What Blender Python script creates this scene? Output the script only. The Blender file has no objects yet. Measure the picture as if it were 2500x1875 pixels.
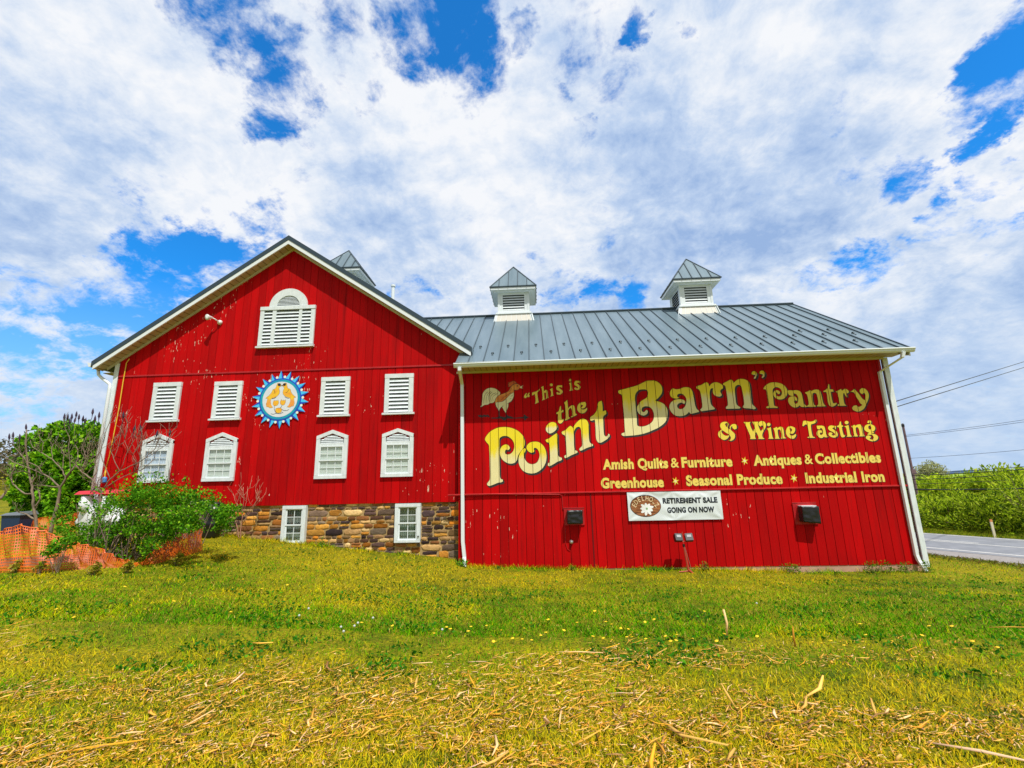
import bpy, bmesh, math, random
import numpy as np
from mathutils import Vector, Matrix, geometry, noise as mnoise
S = bpy.context.scene
COL = S.collection
R_ = math.radians
rng = np.random.default_rng(7)
random.seed(7)

# ------------------------------------------------------------------ camera
EYE = np.array([0, 0, 1.7])
FPX, PIT, ROL, YAW = 1100.0, R_(12.2496), R_(-1.2719), R_(-2.8844)
def _rz(v, a):
    c, s = math.cos(a), math.sin(a)
    return np.array([c*v[0]-s*v[1], s*v[0]+c*v[1], v[2]])
_F = np.array([0, math.cos(PIT), math.sin(PIT)])
_U0 = np.array([0, -math.sin(PIT), math.cos(PIT)])
_R0 = np.array([1.0, 0, 0])
_R = math.cos(ROL)*_R0 + math.sin(ROL)*_U0
_U = math.cos(ROL)*_U0 - math.sin(ROL)*_R0
CF, CR, CU = [_rz(v, -YAW) for v in (_F, _R, _U)]
cd = bpy.data.cameras.new('camera'); cam = bpy.data.objects.new('camera', cd); COL.objects.link(cam)
cd.sensor_width = 36; cd.lens = FPX/2500*36; cd.clip_start = 0.05; cd.clip_end = 9000
m = Matrix.Identity(4)
for i in range(3):
    m[i][0], m[i][1], m[i][2], m[i][3] = CR[i], CU[i], -CF[i], EYE[i]
cam.matrix_world = m
S.camera = cam
def ray(px, py): return CF + CR*(px-1250)/FPX - CU*(py-937.5)/FPX
def at(px, py, Y):                       # the point of the place seen at a pixel, at depth Y
    r = ray(px, py); p = EYE + r*(Y/r[1]); return Vector(p)
def atq(px, py, q):                      # ... on the vertical plane q = .85x + .53y
    r = ray(px, py); p = EYE + r*(q/(.85*r[0]+.53*r[1])); return Vector(p)

# ------------------------------------------------------------------ light, sky, exposure
SUN = Vector((.58, -1.0, 2.0)).normalized()
sl = bpy.data.lights.new('sun', 'SUN'); sl.energy = 4.6; sl.angle = R_(.5); sl.color = (1, .96, .9)
so = bpy.data.objects.new('sun', sl); COL.objects.link(so)
so.rotation_euler = (-SUN).to_track_quat('-Z', 'Y').to_euler()
S.view_settings.view_transform = 'Standard'; S.view_settings.look = 'None'
S.view_settings.exposure = 0.0; S.view_settings.gamma = 1
W = bpy.data.worlds.new('World'); S.world = W; W.use_nodes = True

class NT:
    """small helper for node trees"""
    def __init__(s, tree): s.t = tree; s.n = tree.nodes; s.l = tree.links
    def __call__(s, typ, ins=None, **kw):
        n = s.n.new(typ)
        for k, v in kw.items(): setattr(n, k, v)
        for k, v in (ins or {}).items():
            if hasattr(v, 'is_output'): s.l.new(v, n.inputs[k])
            else: n.inputs[k].default_value = v
        return n
    def math(s, op, a, b=0.0, c=None, clamp=False):
        n = s.n.new('ShaderNodeMath'); n.operation = op; n.use_clamp = clamp
        for i, v in enumerate((a, b, c)):
            if v is None: continue
            if hasattr(v, 'is_output'): s.l.new(v, n.inputs[i])
            else: n.inputs[i].default_value = v
        return n.outputs[0]
    def vmath(s, op, a, b=None, out=0):
        n = s.n.new('ShaderNodeVectorMath'); n.operation = op
        for i, v in enumerate((a, b)):
            if v is None: continue
            if hasattr(v, 'is_output'): s.l.new(v, n.inputs[i])
            else: n.inputs[i].default_value = v
        return n.outputs[out]
    def mapr(s, v, a, b, c=0.0, d=1.0, smooth=False):
        n = s.n.new('ShaderNodeMapRange'); n.clamp = True
        if smooth: n.interpolation_type = 'SMOOTHSTEP'
        s.l.new(v, n.inputs[0])
        for i, x in enumerate((a, b, c, d)): n.inputs[i+1].default_value = x
        return n.outputs[0]
    def mix(s, f, a, b, mode='MIX'):
        n = s.n.new('ShaderNodeMix'); n.data_type = 'RGBA'; n.blend_type = mode
        for i, v in ((0, f), (6, a), (7, b)):
            if hasattr(v, 'is_output'): s.l.new(v, n.inputs[i])
            else: n.inputs[i].default_value = v if i == 0 else (tuple(v)+(1,))[:4]
        return n.outputs[2]
    def noise(s, vec, scale, detail=4, rough=.55, dist=0.0, out=0):
        n = s.n.new('ShaderNodeTexNoise')
        if vec is not None: s.l.new(vec, n.inputs['Vector'])
        n.inputs['Scale'].default_value = scale; n.inputs['Detail'].default_value = detail
        n.inputs['Roughness'].default_value = rough; n.inputs['Distortion'].default_value = dist
        return n.outputs[out]
    def scale(s, vec, sc):
        return s.vmath('MULTIPLY', vec, sc)

def sky():
    T = NT(W.node_tree); T.n.clear()
    out = T('ShaderNodeOutputWorld'); bg = T('ShaderNodeBackground', {'Strength': .1})
    st = T('ShaderNodeTexSky', sky_type='NISHITA', sun_disc=False, sun_elevation=math.asin(SUN.z),
           sun_rotation=math.atan2(SUN.x, SUN.y), air_density=1.0, dust_density=.4, ozone_density=2.0)
    blue = T.mix(1.0, st.outputs[0], (.20, 1.42, 2.4), 'MULTIPLY')
    d = T('ShaderNodeTexCoord').outputs['Generated']
    sep = T('ShaderNodeSeparateXYZ', {0: d})
    z = T.math('MAXIMUM', sep.outputs[2], 0.0)
    k = T.math('DIVIDE', 1.0, T.math('ADD', z, .42))
    p = T('ShaderNodeCombineXYZ', {0: T.math('MULTIPLY', sep.outputs[0], k), 1: T.math('MULTIPLY', sep.outputs[1], k), 2: 3.7}).outputs[0]
    warp = T.noise(p, 3.0, 3, .6, out=1)
    pw = T.vmath('ADD', p, T.vmath('MULTIPLY', T.vmath('SUBTRACT', warp, (.5, .5, .5)), (.10, .10, 0)))
    fb = T.noise(pw, 3.2, 12, .62)
    fine = T.noise(pw, 11.0, 12, .66)
    dens = T.math('ADD', T.math('MULTIPLY', T.math('SUBTRACT', fb, .5), 1.7), T.math('MULTIPLY', T.math('SUBTRACT', fine, .5), 1.25))
    dens = T.math('ADD', dens, .68)
    dw = T.vmath('ADD', d, T.vmath('MULTIPLY', T.vmath('SUBTRACT', T.noise(p, 4.0, 7, .66, out=1), (.5, .5, .5)), (.25, .25, .25)))
    dw = T.vmath('NORMALIZE', dw)
    # openings in the cloud deck (direction, radius, depth)
    gaps = [(490,15,75,.28),(575,75,85,.34),(660,115,70,.28),(600,20,60,.15),(640,225,62,.3),(730,235,50,.22),(855,140,60,.1),(950,240,50,.24),(890,90,50,.12),
            (1050,35,115,.4),(1120,90,75,.34),(1140,205,80,.33),(1215,235,55,.26),(1265,110,35,.22),(840,20,40,.1),
            (380,610,75,.3),(490,650,90,.42),(390,680,80,.42),(560,650,70,.3),(300,640,60,.15),(330,740,110,.4),(210,765,100,.42),(90,770,90,.34),(20,690,55,.3),(460,740,50,.14),(150,700,50,.1),(20,860,60,.3),(200,830,60,.2),(60,1000,90,.14),(330,800,50,.3),
            (2490,70,80,.36),(2440,130,75,.4),(2420,215,60,.36),(2480,200,60,.36),(2360,240,40,.26),(2430,290,45,.32),(2330,265,30,.2),(2210,415,48,.22),(2275,405,25,.16),(2470,405,45,.24),(2370,490,32,.2),
            (1575,20,28,.22),(1672,18,22,.22),(1810,92,30,.2),(1935,95,36,.2),(1955,60,22,.14),(1440,325,28,.22),(1395,255,26,.2),(1310,650,32,.14),
            (1545,735,42,.26),(1460,708,35,.18),(1370,705,35,.16),(1840,725,45,.2),(1920,700,45,.24),(2000,690,48,.26),(2100,670,50,.28),(2180,640,45,.24),(2270,615,50,.22),(2370,600,50,.2),(2450,600,45,.16),(1580,700,40,.12),(560,520,40,.14),(430,385,50,.16),(700,430,40,.12),(1040,700,40,.12),(1090,730,25,.14)]
    def blob(px, py, r, vec):
        b = ray(px, py); dist = np.linalg.norm(b); b = b/dist
        ang = r/(FPX*dist)*(1.0)
        dt = T.vmath('DOT_PRODUCT', vec, tuple(b), out=1)
        return T.mapr(dt, math.cos(ang*1.75), math.cos(ang*.25), smooth=True)
    gap = None
    for px, py, r, s in gaps:
        g_ = T.math('MULTIPLY', blob(px, py, r*.95, dw), s*1.22)
        gap = g_ if gap is None else T.math('MAXIMUM', gap, g_)
    dens = T.math('SUBTRACT', dens, gap)
    cover = T.mapr(dens, .14, .50, smooth=True)
    # thickness shading: bright tops, blue grey bellies
    sh = T.math('MULTIPLY', T.math('SUBTRACT', T.noise(pw, 2.4, 8, .58), .5), 1.6)
    lit = T.vmath('ADD', pw, (.018, -.032, 0))                   # cloud lumps: compare with the density a step towards the sun
    n_a = T.noise(pw, 7.5, 12, .64); n_b = T.noise(lit, 7.5, 12, .64)
    sh = T.math('ADD', sh, T.math('MULTIPLY', T.math('SUBTRACT', n_b, n_a), 2.1))
    sh = T.math('ADD', sh, T.math('MULTIPLY', T.math('SUBTRACT', n_a, .5), .55))
    sh = T.math('ADD', sh, .47)
    sh = T.math('SUBTRACT', sh, T.mapr(dens, .75, .3, 0, .22))
    for px, py, r, s in [(1800,540,230,.28),(1950,380,150,.26),(1600,640,200,.24),(1480,200,130,.28),(90,400,160,.36),(250,330,120,.12),(1000,560,160,.16),(2100,250,120,.14),(1350,160,110,.16),(840,480,110,.18),(2350,950,260,.26)]:
        sh = T.math('ADD', sh, T.math('MULTIPLY', blob(px, py, r*1.15, dw), s*.62))
    for px, py, r, s in [(560,320,190,.3),(1000,170,80,.2),(1370,420,150,.28),(1800,170,140,.3),(1050,330,150,.2),(100,150,120,.1),(80,860,110,.2),(2080,740,120,.2),(2250,100,120,.2),(700,560,70,.15),(1900,500,60,.1)]:
        sh = T.math('SUBTRACT', sh, T.math('MULTIPLY', blob(px, py, r, dw), s))
    cr = T('ShaderNodeValToRGB', {0: T.math('MULTIPLY', sh, .86)}); e = cr.color_ramp.elements
    e[0].position = .05; e[0].color = (9.2, 9.4, 9.8, 1)
    e[1].position = .95; e[1].color = (3.2, 4.7, 7.6, 1)
    for ps, c in ((.3, (7.6, 8.3, 9.4, 1)), (.6, (5.2, 6.5, 8.7, 1))):
        x = e.new(ps); x.color = c
    skyc = T.mix(cover, blue, cr.outputs[0])
    haze = T.mapr(sep.outputs[2], 0.0, .36, .75, 0.0)
    skyc = T.mix(haze, skyc, (5.0, 6.6, 8.9))
    thin = T.mapr(sep.outputs[1], -.25, .15, .85, 0.0)       # unseen sky behind the camera: flat grey added to set shade fill on the walls
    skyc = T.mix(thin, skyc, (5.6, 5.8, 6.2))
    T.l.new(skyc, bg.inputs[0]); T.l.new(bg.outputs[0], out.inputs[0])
    W.cycles.sampling_method = 'MANUAL'; W.cycles.sample_map_resolution = 512
sky()
S.cycles.use_denoising = True
S.cycles.max_bounces = 6; S.cycles.transparent_max_bounces = 16
S.render.film_transparent = False

# ------------------------------------------------------------------ mesh helpers
class MB:
    def __init__(s): s.v = []; s.f = []; s.m = []; s.c = None; s.uv = None
    def add(s, vs, fs, mi=0):
        o = len(s.v); s.v += [tuple(p) for p in vs]; s.f += [tuple(i+o for i in f) for f in fs]; s.m += [mi]*len(fs); return s
    def quad(s, a, b, c, d, mi=0): return s.add([a, b, c, d], [(0, 1, 2, 3)], mi)
    def box(s, x0, x1, y0, y1, z0, z1, mi=0, rot=None, org=None):
        vs = [Vector((x, y, z)) for z in (z0, z1) for y in (y0, y1) for x in (x0, x1)]
        if rot is not None: vs = [rot @ (v-org) + org for v in vs]
        return s.add(vs, [(0, 2, 3, 1), (4, 5, 7, 6), (0, 1, 5, 4), (2, 6, 7, 3), (0, 4, 6, 2), (1, 3, 7, 5)], mi)
    def prism(s, pts, y0, y1, mi=0):      # polygon in x,z carried from y0 (front) to y1
        n = len(pts)
        s.add([(x, y0, z) for x, z in pts] + [(x, y1, z) for x, z in pts],
              [tuple(range(n)), tuple(range(2*n-1, n-1, -1))] + [(i, i+n, (i+1) % n+n, (i+1) % n) for i in range(n)], mi); return s
    def hull8(s, a, b, mi=0):             # two quads joined
        return s.add(list(a)+list(b), [(0, 1, 2, 3), (7, 6, 5, 4), (0, 4, 5, 1), (1, 5, 6, 2), (2, 6, 7, 3), (3, 7, 4, 0)], mi)
    def tube(s, pts, rad, n=6, mi=0, cap=True):
        pts = [Vector(p) for p in pts]
        if not hasattr(rad, '__len__'): rad = [rad]*len(pts)
        vs = []; up = None
        for i, p in enumerate(pts):
            t = (pts[min(i+1, len(pts)-1)] - pts[max(i-1, 0)])
            t = t.normalized() if t.length > 1e-9 else Vector((0, 0, 1))
            if up is None: up = t.orthogonal().normalized()
            else:
                up = up - t*up.dot(t); up = up.normalized() if up.length > 1e-6 else t.orthogonal().normalized()
            w = t.cross(up)
            for k in range(n):
                a = 2*math.pi*k/n; vs.append(p + (up*math.cos(a)+w*math.sin(a))*rad[i])
        fs = [(i*n+k, i*n+(k+1) % n, (i+1)*n+(k+1) % n, (i+1)*n+k) for i in range(len(pts)-1) for k in range(n)]
        if cap: fs += [tuple(range(n-1, -1, -1)), tuple((len(pts)-1)*n+k for k in range(n))]
        return s.add(vs, fs, mi)
    def lathe(s, prof, org, axis=(0, 0, 1), n=16, mi=0):
        ax = Vector(axis).normalized(); u = ax.orthogonal().normalized(); w = ax.cross(u); org = Vector(org)
        vs = [org + ax*h + (u*math.cos(2*math.pi*k/n)+w*math.sin(2*math.pi*k/n))*r for r, h in prof for k in range(n)]
        fs = [(i*n+k, i*n+(k+1) % n, (i+1)*n+(k+1) % n, (i+1)*n+k) for i in range(len(prof)-1) for k in range(n)]
        fs += [tuple(range(n-1, -1, -1)), tuple((len(prof)-1)*n+k for k in range(n))]
        return s.add(vs, fs, mi)

def origin(o):
    v = Vector((0, 0, 0))
    while o is not None: v += o.location; o = o.parent
    return v
def link(name, me, parent=None, loc=None):
    o = bpy.data.objects.new(name, me); COL.objects.link(o)
    if parent is not None: o.parent = parent
    if loc is not None: o.location = loc
    return o
def obj(name, mb, mats, parent=None, smooth=False, loc=None):
    """mesh object from a MB given in world metres; loc = own origin (top-level things)"""
    me = bpy.data.meshes.new(name)
    off = origin(parent) if parent is not None else Vector(loc or (0, 0, 0))
    vs = [(p[0]-off.x, p[1]-off.y, p[2]-off.z) for p in mb.v]
    me.from_pydata(vs, [], mb.f)
    if not isinstance(mats, (list, tuple)): mats = [mats]
    for x in mats: me.materials.append(x)
    if len(mats) > 1: me.polygons.foreach_set('material_index', mb.m)
    if smooth: me.polygons.foreach_set('use_smooth', [True]*len(me.polygons))
    if mb.c is not None:
        a = me.color_attributes.new('Col', 'FLOAT_COLOR', 'POINT'); a.data.foreach_set('color', np.asarray(mb.c, float).ravel())
    me.update()
    return link(name, me, parent, None if parent is not None else loc)
def npmesh(name, V, F, mats, col=None, parent=None, loc=None, smooth=False, midx=None):
    """big mesh from arrays: F is (n,3) or (n,4)"""
    off = np.array(origin(parent) if parent is not None else (loc or (0, 0, 0)))
    me = bpy.data.meshes.new(name); V = np.asarray(V, np.float32)-off.astype(np.float32); F = np.asarray(F, np.int32)
    me.vertices.add(len(V)); me.vertices.foreach_set('co', V.ravel())
    k = F.shape[1]; me.loops.add(F.size); me.loops.foreach_set('vertex_index', F.ravel())
    me.polygons.add(len(F)); me.polygons.foreach_set('loop_start', np.arange(0, F.size, k, dtype=np.int32))
    if smooth: me.polygons.foreach_set('use_smooth', np.ones(len(F), bool))
    if not isinstance(mats, (list, tuple)): mats = [mats]
    for x in mats: me.materials.append(x)
    if midx is not None: me.polygons.foreach_set('material_index', midx)
    if col is not None:
        a = me.color_attributes.new('Col', 'FLOAT_COLOR', 'POINT')
        c = np.ones((len(V), 4), np.float32); c[:, :3] = col; a.data.foreach_set('color', c.ravel())
    me.update(); me.validate()
    return link(name, me, parent, loc if parent is None else None)
def thing(name, label, cat, loc=(0, 0, 0), group=None):
    o = bpy.data.objects.new(name, None); COL.objects.link(o); o.location = loc; o.empty_display_size = .2
    o['label'] = label; o['category'] = cat
    if group: o['group'] = group
    return o
def tag(o, label, cat, group=None):
    o['label'] = label; o['category'] = cat
    if group: o['group'] = group
    return o
def kind(o, k): o['kind'] = k; return o
def copy_tree(o, parent=None):
    c = o.copy(); COL.objects.link(c)
    if parent is not None: c.parent = parent
    for ch in list(o.children): copy_tree(ch, c)
    return c

# ------------------------------------------------------------------ materials
def mat(name, base=(.5, .5, .5), rough=.6, metal=0.0, spec=.5, build=None):
    M_ = bpy.data.materials.new(name); M_.use_nodes = True
    T = NT(M_.node_tree); b = M_.node_tree.nodes['Principled BSDF']
    b.inputs['Base Color'].default_value = (*base, 1); b.inputs['Roughness'].default_value = rough
    b.inputs['Metallic'].default_value = metal; b.inputs['Specular IOR Level'].default_value = spec
    if build: build(T, b)
    return M_
def oc(T): return T('ShaderNodeTexCoord').outputs['Object']
def bump(T, b, h, st=.3, dist=.01):
    n = T('ShaderNodeBump', {'Height': h, 'Strength': st, 'Distance': dist}); T.l.new(n.outputs[0], b.inputs['Normal'])
def mottled(c0, c1, sc=3.0, st=(1, 1, 1), detail=6, bmp=0.0):
    def f(T, b):
        v = T.scale(oc(T), st); n = T.noise(v, sc, detail, .6)
        T.l.new(T.mix(T.mapr(n, .3, .7), c0, c1), b.inputs['Base Color'])
        if bmp: bump(T, b, T.noise(v, sc*4, 4, .6), bmp)
    return f
def siding(pitch, x0, chips, worn):
    """red barn paint: board to board shifts, vertical weathering, flaked spots that show pale wood"""
    def f(T, b):
        c = T('ShaderNodeNewGeometry').outputs['Position']; s = T('ShaderNodeSeparateXYZ', {0: c})
        bi = T.math('FLOOR', T.math('DIVIDE', T.math('SUBTRACT', s.outputs[0], x0), pitch))
        wn = T('ShaderNodeTexWhiteNoise', {'W': bi}, noise_dimensions='1D').outputs[0]
        v1 = T.scale(c, (6, 6, .4)); v2 = T.scale(c, (26, 26, 2.4))
        n1 = T.noise(v1, 1.0, 5, .6); n2 = T.noise(v2, 1.0, 5, .65); n3 = T.noise(c, .7, 4, .6)
        t = T.math('ADD', T.math('MULTIPLY', wn, .34), T.math('ADD', T.math('MULTIPLY', n1, .4), T.math('MULTIPLY', n3, .42)))
        col = T.mix(T.mapr(t, .3, .85), (.33, .0012, .0020), (.60, .0016, .0030))
        col = T.mix(T.mapr(n2, .52, .78, 0, worn), col, (.42, .012, .008))
        col = T.mix(T.mapr(n1, .50, .72, 0, .72), col, (.19, .003, .004))
        # flaked paint
        big = T.noise(c, .55, 3, .6)
        fl = T.noise(T.scale(c, (26, 26, 5.5)), 1.0, 3, .55)
        thr = T.math('SUBTRACT', fl, T.math('MULTIPLY', T.math('SUBTRACT', 1.0, T.mapr(big, .47, .62)), .14))
        col = T.mix(T.mapr(thr, chips, chips+.02), col, (.72, .55, .42))
        T.l.new(col, b.inputs['Base Color'])
        b.inputs['Roughness'].default_value = .62
        bump(T, b, T.math('ADD', n2, T.math('MULTIPLY', T.noise(T.scale(c, (60, 60, 5)), 1, 3, .6), .6)), .32, .004)
    return f
M = {}
M['red_gable'] = mat('red_siding_weathered', build=siding(.2235, -12.2, .645, .6), spec=.08)
M['red'] = mat('red_siding_painted', build=siding(.2222, -1.884, .685, .4), spec=.08)
M['red_trim'] = mat('red_trim', (.42, .005, .008), .5, build=mottled((.34, .004, .006), (.5, .008, .012), 6))
M['red_dark'] = mat('red_groove', (.10, .002, .003), .8)
M['white'] = mat('white_paint', (.76, .81, .82), .5, build=mottled((.60, .67, .68), (.77, .83, .85), 5, (3, 3, 1), bmp=.08))
M['white_old'] = mat('flaking_white_paint', build=lambda T, b: (T.l.new(T.mix(T.mapr(T.noise(T.scale(oc(T), (9, 9, 30)), 1.6, 5, .65), .66, .70), T.mix(T.mapr(T.noise(oc(T), 6, 4), .3, .7), (.62, .68, .69), (.77, .83, .84)), (.42, .38, .33)), b.inputs['Base Color'])), rough=.6)
M['vinyl'] = mat('white_vinyl', (.74, .80, .82), .35)
M['cream'] = mat('cream_trim', (.62, .57, .42), .5, build=mottled((.5, .46, .33), (.64, .59, .45), 4, (1, 1, 6)))
def soffit_(T, b):
    c = T('ShaderNodeNewGeometry').outputs['Position']; s = T('ShaderNodeSeparateXYZ', {0: c})
    fr = T.math('FRACT', T.math('DIVIDE', s.outputs[0], .16))
    ln = T.math('LESS_THAN', fr, .12); n = T.noise(T.scale(c, (6, 1, 1)), 2, 4)
    T.l.new(T.mix(ln, T.mix(T.mapr(n, .3, .7), (.40, .34, .20), (.52, .45, .28)), (.16, .13, .07)), b.inputs['Base Color'])
M['soffit'] = mat('beige_soffit', rough=.55, build=soffit_)
M['roof'] = mat('blue_grey_metal_roof', (.17, .215, .235), .38, .25, build=mottled((.12, .18, .215), (.19, .26, .30), 1.0, (3, .4, .4), 8, .05))
M['roof_edge'] = mat('dark_metal_edge', (.035, .06, .08), .4, .2)
M['seam'] = mat('metal_roof_seam', (.06, .085, .10), .4, .2)
M['black'] = mat('black_plastic', (.012, .013, .015), .35)
M['dark'] = mat('dark_interior', (.006, .008, .009), .9)
M['louvre_gap'] = mat('dark_louvre_gap', (.012, .016, .018), .9)
M['wood'] = mat('weathered_plank', build=mottled((.20, .16, .13), (.36, .31, .27), 5, (1, 4, 9)), rough=.8)
M['steel'] = mat('galvanised_steel', (.5, .5, .48), .35, .8)
M['lamp_white'] = mat('lamp_housing', (.72, .70, .68), .4)
def glass_(T, b):
    o = [n for n in T.n if n.type == 'OUTPUT_MATERIAL'][0]
    tr = T('ShaderNodeBsdfTransparent', {0: (.93, .96, .96, 1)}); gl = T('ShaderNodeBsdfGlossy', {0: (1, 1, 1, 1), 1: .03})
    fz = T.math('ADD', .05, T.math('MULTIPLY', T.math('POWER', T('ShaderNodeLayerWeight', {0: .5}).outputs[1], 4.0), .6)); mx = T('ShaderNodeMixShader', {0: fz, 1: tr.outputs[0], 2: gl.outputs[0]})
    T.l.new(mx.outputs[0], o.inputs[0])
M['glass'] = mat('window_glass', build=glass_)
def blind_(T, b):
    s = T('ShaderNodeSeparateXYZ', {0: T('ShaderNodeNewGeometry').outputs['Position']})
    fr = T.math('FRACT', T.math('DIVIDE', s.outputs[2], .05))
    T.l.new(T.mix(T.mapr(fr, .0, .35), (.55, .58, .52), (.80, .82, .74)), b.inputs['Base Color'])
M['blind'] = mat('pale_slatted_blind', build=blind_)
M['curtain'] = mat('blue_white_curtain', build=mottled((.50, .60, .80), (.80, .84, .92), 4, (9, 1, 1)), rough=.9)
M['lace'] = mat('grey_green_lace_curtain', build=mottled((.10, .13, .11), (.36, .40, .36), 5, (9, 1, 1)), rough=.9)
def vcol(T, b, tr=0.0):
    a = T('ShaderNodeAttribute', attribute_name='Col')
    T.l.new(a.outputs[0], b.inputs['Base Color'])
    if tr:
        o = [n for n in T.n if n.type == 'OUTPUT_MATERIAL'][0]
        t = T('ShaderNodeBsdfTranslucent', {0: a.outputs[0]})
        mx = T('ShaderNodeMixShader', {0: tr, 1: b.outputs[0], 2: t.outputs[0]}); T.l.new(mx.outputs[0], o.inputs[0])
M['leaf'] = mat('leaf', rough=.65, spec=.08, build=lambda T, b: vcol(T, b, .35))
M['blade'] = mat('grass_blade', rough=.75, spec=.03, build=lambda T, b: vcol(T, b, .45))
M['straw'] = mat('dry_corn_stalk', rough=.8, spec=.04, build=lambda T, b: vcol(T, b))
M['bark'] = mat('grey_brown_bark', build=mottled((.12, .09, .06), (.28, .21, .14), 12, (1, 1, .4), bmp=.3), rough=.85)
M['twig'] = mat('dark_twig', build=mottled((.12, .08, .06), (.30, .22, .15), 10), rough=.85)
M['redtwig'] = mat('reddish_bare_twig', build=mottled((.30, .12, .08), (.46, .24, .15), 10), rough=.85)
M['spike'] = mat('dark_seed_spike', (.05, .03, .06), .9)
def stone_(T, b):
    a = T('ShaderNodeAttribute', attribute_name='Col').outputs[0]; c = oc(T)
    n = T.noise(T.scale(c, (1, 1, 2)), 9, 6, .65)
    T.l.new(T.mix(1.0, a, T.mix(T.mapr(n, .25, .75), (.62, .58, .55), (1.25, 1.18, 1.05)), 'MULTIPLY'), b.inputs['Base Color'])
    bump(T, b, T.noise(c, 22, 6, .7), .6, .02)
M['stone'] = mat('field_stone', rough=.85, spec=.2, build=stone_)
M['mortar'] = mat('tan_mortar', build=mottled((.30, .19, .07), (.46, .32, .14), 8, bmp=.4), rough=.9)
M['concrete'] = mat('painted_concrete', build=mottled((.42, .22, .15), (.55, .34, .24), 3, bmp=.2), rough=.85)
M['net'] = mat('orange_plastic_net', (.7, .12, .002), .5, build=mottled((.50, .065, .002), (.80, .16, .003), 2.5))
M['tarp'] = mat('white_tarp', build=mottled((.70, .74, .76), (.86, .88, .9), 3), rough=.5)
M['red_cover'] = mat('red_painted_cover', (.62, .03, .05), .5)
M['bluebin'] = mat('dark_blue_plastic', (.012, .035, .10), .4)
M['yellowcord'] = mat('yellow_cord', (.80, .50, .03), .5)
M['blueplug'] = mat('blue_plug', (.05, .25, .6), .4)
M['lampred'] = mat('red_painted_tube', (.45, .06, .035), .45)
M['glasslens'] = mat('floodlight_lens', (.42, .42, .44), .12)
# ------------------------------------------------------------------ terrain
PX = [-60, -25, -16, -12.3, -9, -8.4, -7.7, -5.8, -4.4, -2.8, -2.1, -1.8, 0, 1.8, 3.8, 6.7, 9.2, 14]
PZ = [.1, .1, .15, .28, .45, .47, .36, .165, 0, -.145, -.24, -.36, -.43, -.475, -.50, -.60, -.60, -.75]
RQ = (.85, .53)                                    # across the road
def vnoise(x, y, seed=0):
    x = np.asarray(x, float); y = np.asarray(y, float)
    xi = np.floor(x).astype(np.int64); yi = np.floor(y).astype(np.int64); fx = x-xi; fy = y-yi
    fx = fx*fx*(3-2*fx); fy = fy*fy*(3-2*fy)
    def h(a, b):
        n = (a*374761393 + b*668265263 + seed*1442695041) & 0x7fffffff
        n = ((n ^ (n >> 13))*1274126177) & 0x7fffffff
        return ((n ^ (n >> 16)) & 0xffff)/65535.0
    return (h(xi, yi)*(1-fx)+h(xi+1, yi)*fx)*(1-fy) + (h(xi, yi+1)*(1-fx)+h(xi+1, yi+1)*fx)*fy
def fbm(x, y, seed=0, oct=4):
    s = 0; a = .5
    for i in range(oct): s = s + a*vnoise(x*2**i, y*2**i, seed+i*17); a *= .5
    return s/(1-.5**oct)
def sstep(a, b, x): t = np.clip((x-a)/(b-a), 0, 1); return t*t*(3-2*t)
def gz(x, y):
    x = np.asarray(x, float); y = np.asarray(y, float)
    z = np.interp(x, PX, PZ)*sstep(2.0, 12.0, y)
    q = RQ[0]*x + RQ[1]*y
    t = np.clip((q-17.4)/3.2, 0, 1); z = z*(1-t) + -1.27*t
    t = sstep(29.6, 31.5, q); z = z*(1-t) + -1.05*t
    t = sstep(-22, -70, x)*sstep(10, 60, y); z = z + t*5.0
    z = z + .035*(fbm(x*.9, y*.9, 5)-.5)*sstep(1.5, 4, y)*(1-sstep(15, 18, q))
    return z
def ghit(px, py, near=2.0, far=80.0):
    r = ray(px, py); t = near
    while t < far:
        p = EYE + r*t
        if p[2] < float(gz(p[0], p[1])): break
        t += .02
    return Vector(p)
def lin(a, b, n): return list(np.linspace(a, b, n, endpoint=False))
xs = [-3000, -1500, -800, -400, -200] + lin(-120, -30, 18) + lin(-30, 30, 240) + lin(30, 120, 18) + [120, 200, 400, 800, 1500, 3000]
ys = [-800, -300, -120, -60] + lin(-30, 0, 15) + lin(0, 24, 120) + lin(24, 60, 40) + lin(60, 160, 14) + [160, 250, 400, 800, 1600, 3000, 5000]
gx, gy = np.meshgrid(xs, ys); V = np.stack([gx.ravel(), gy.ravel(), gz(gx.ravel(), gy.ravel())], 1)
nx, ny = len(xs), len(ys)
idx = np.arange(nx*ny).reshape(ny, nx)
Fq = np.stack([idx[:-1, :-1], idx[:-1, 1:], idx[1:, 1:], idx[1:, :-1]], -1).reshape(-1, 4)
def ground_(T, b):
    c = oc(T)
    n1 = T.noise(c, .35, 5, .6); n2 = T.noise(c, 2.2, 5, .65); n3 = T.noise(c, 30, 4, .7)
    g = T.mix(T.mapr(n2, .35, .65), (.04, .12, .003), (.38, .34, .006))
    g = T.mix(T.mapr(n1, .4, .62), g, (.50, .42, .008))
    g = T.mix(T.mapr(n3, .35, .7), (.06, .065, .006), g)
    T.l.new(g, b.inputs['Base Color']); bump(T, b, n3, .6, .03)
M['ground'] = mat('grass_ground', rough=.95, spec=.1, build=ground_)
kind(npmesh('ground', V, Fq, M['ground'], smooth=True), 'structure')
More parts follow.
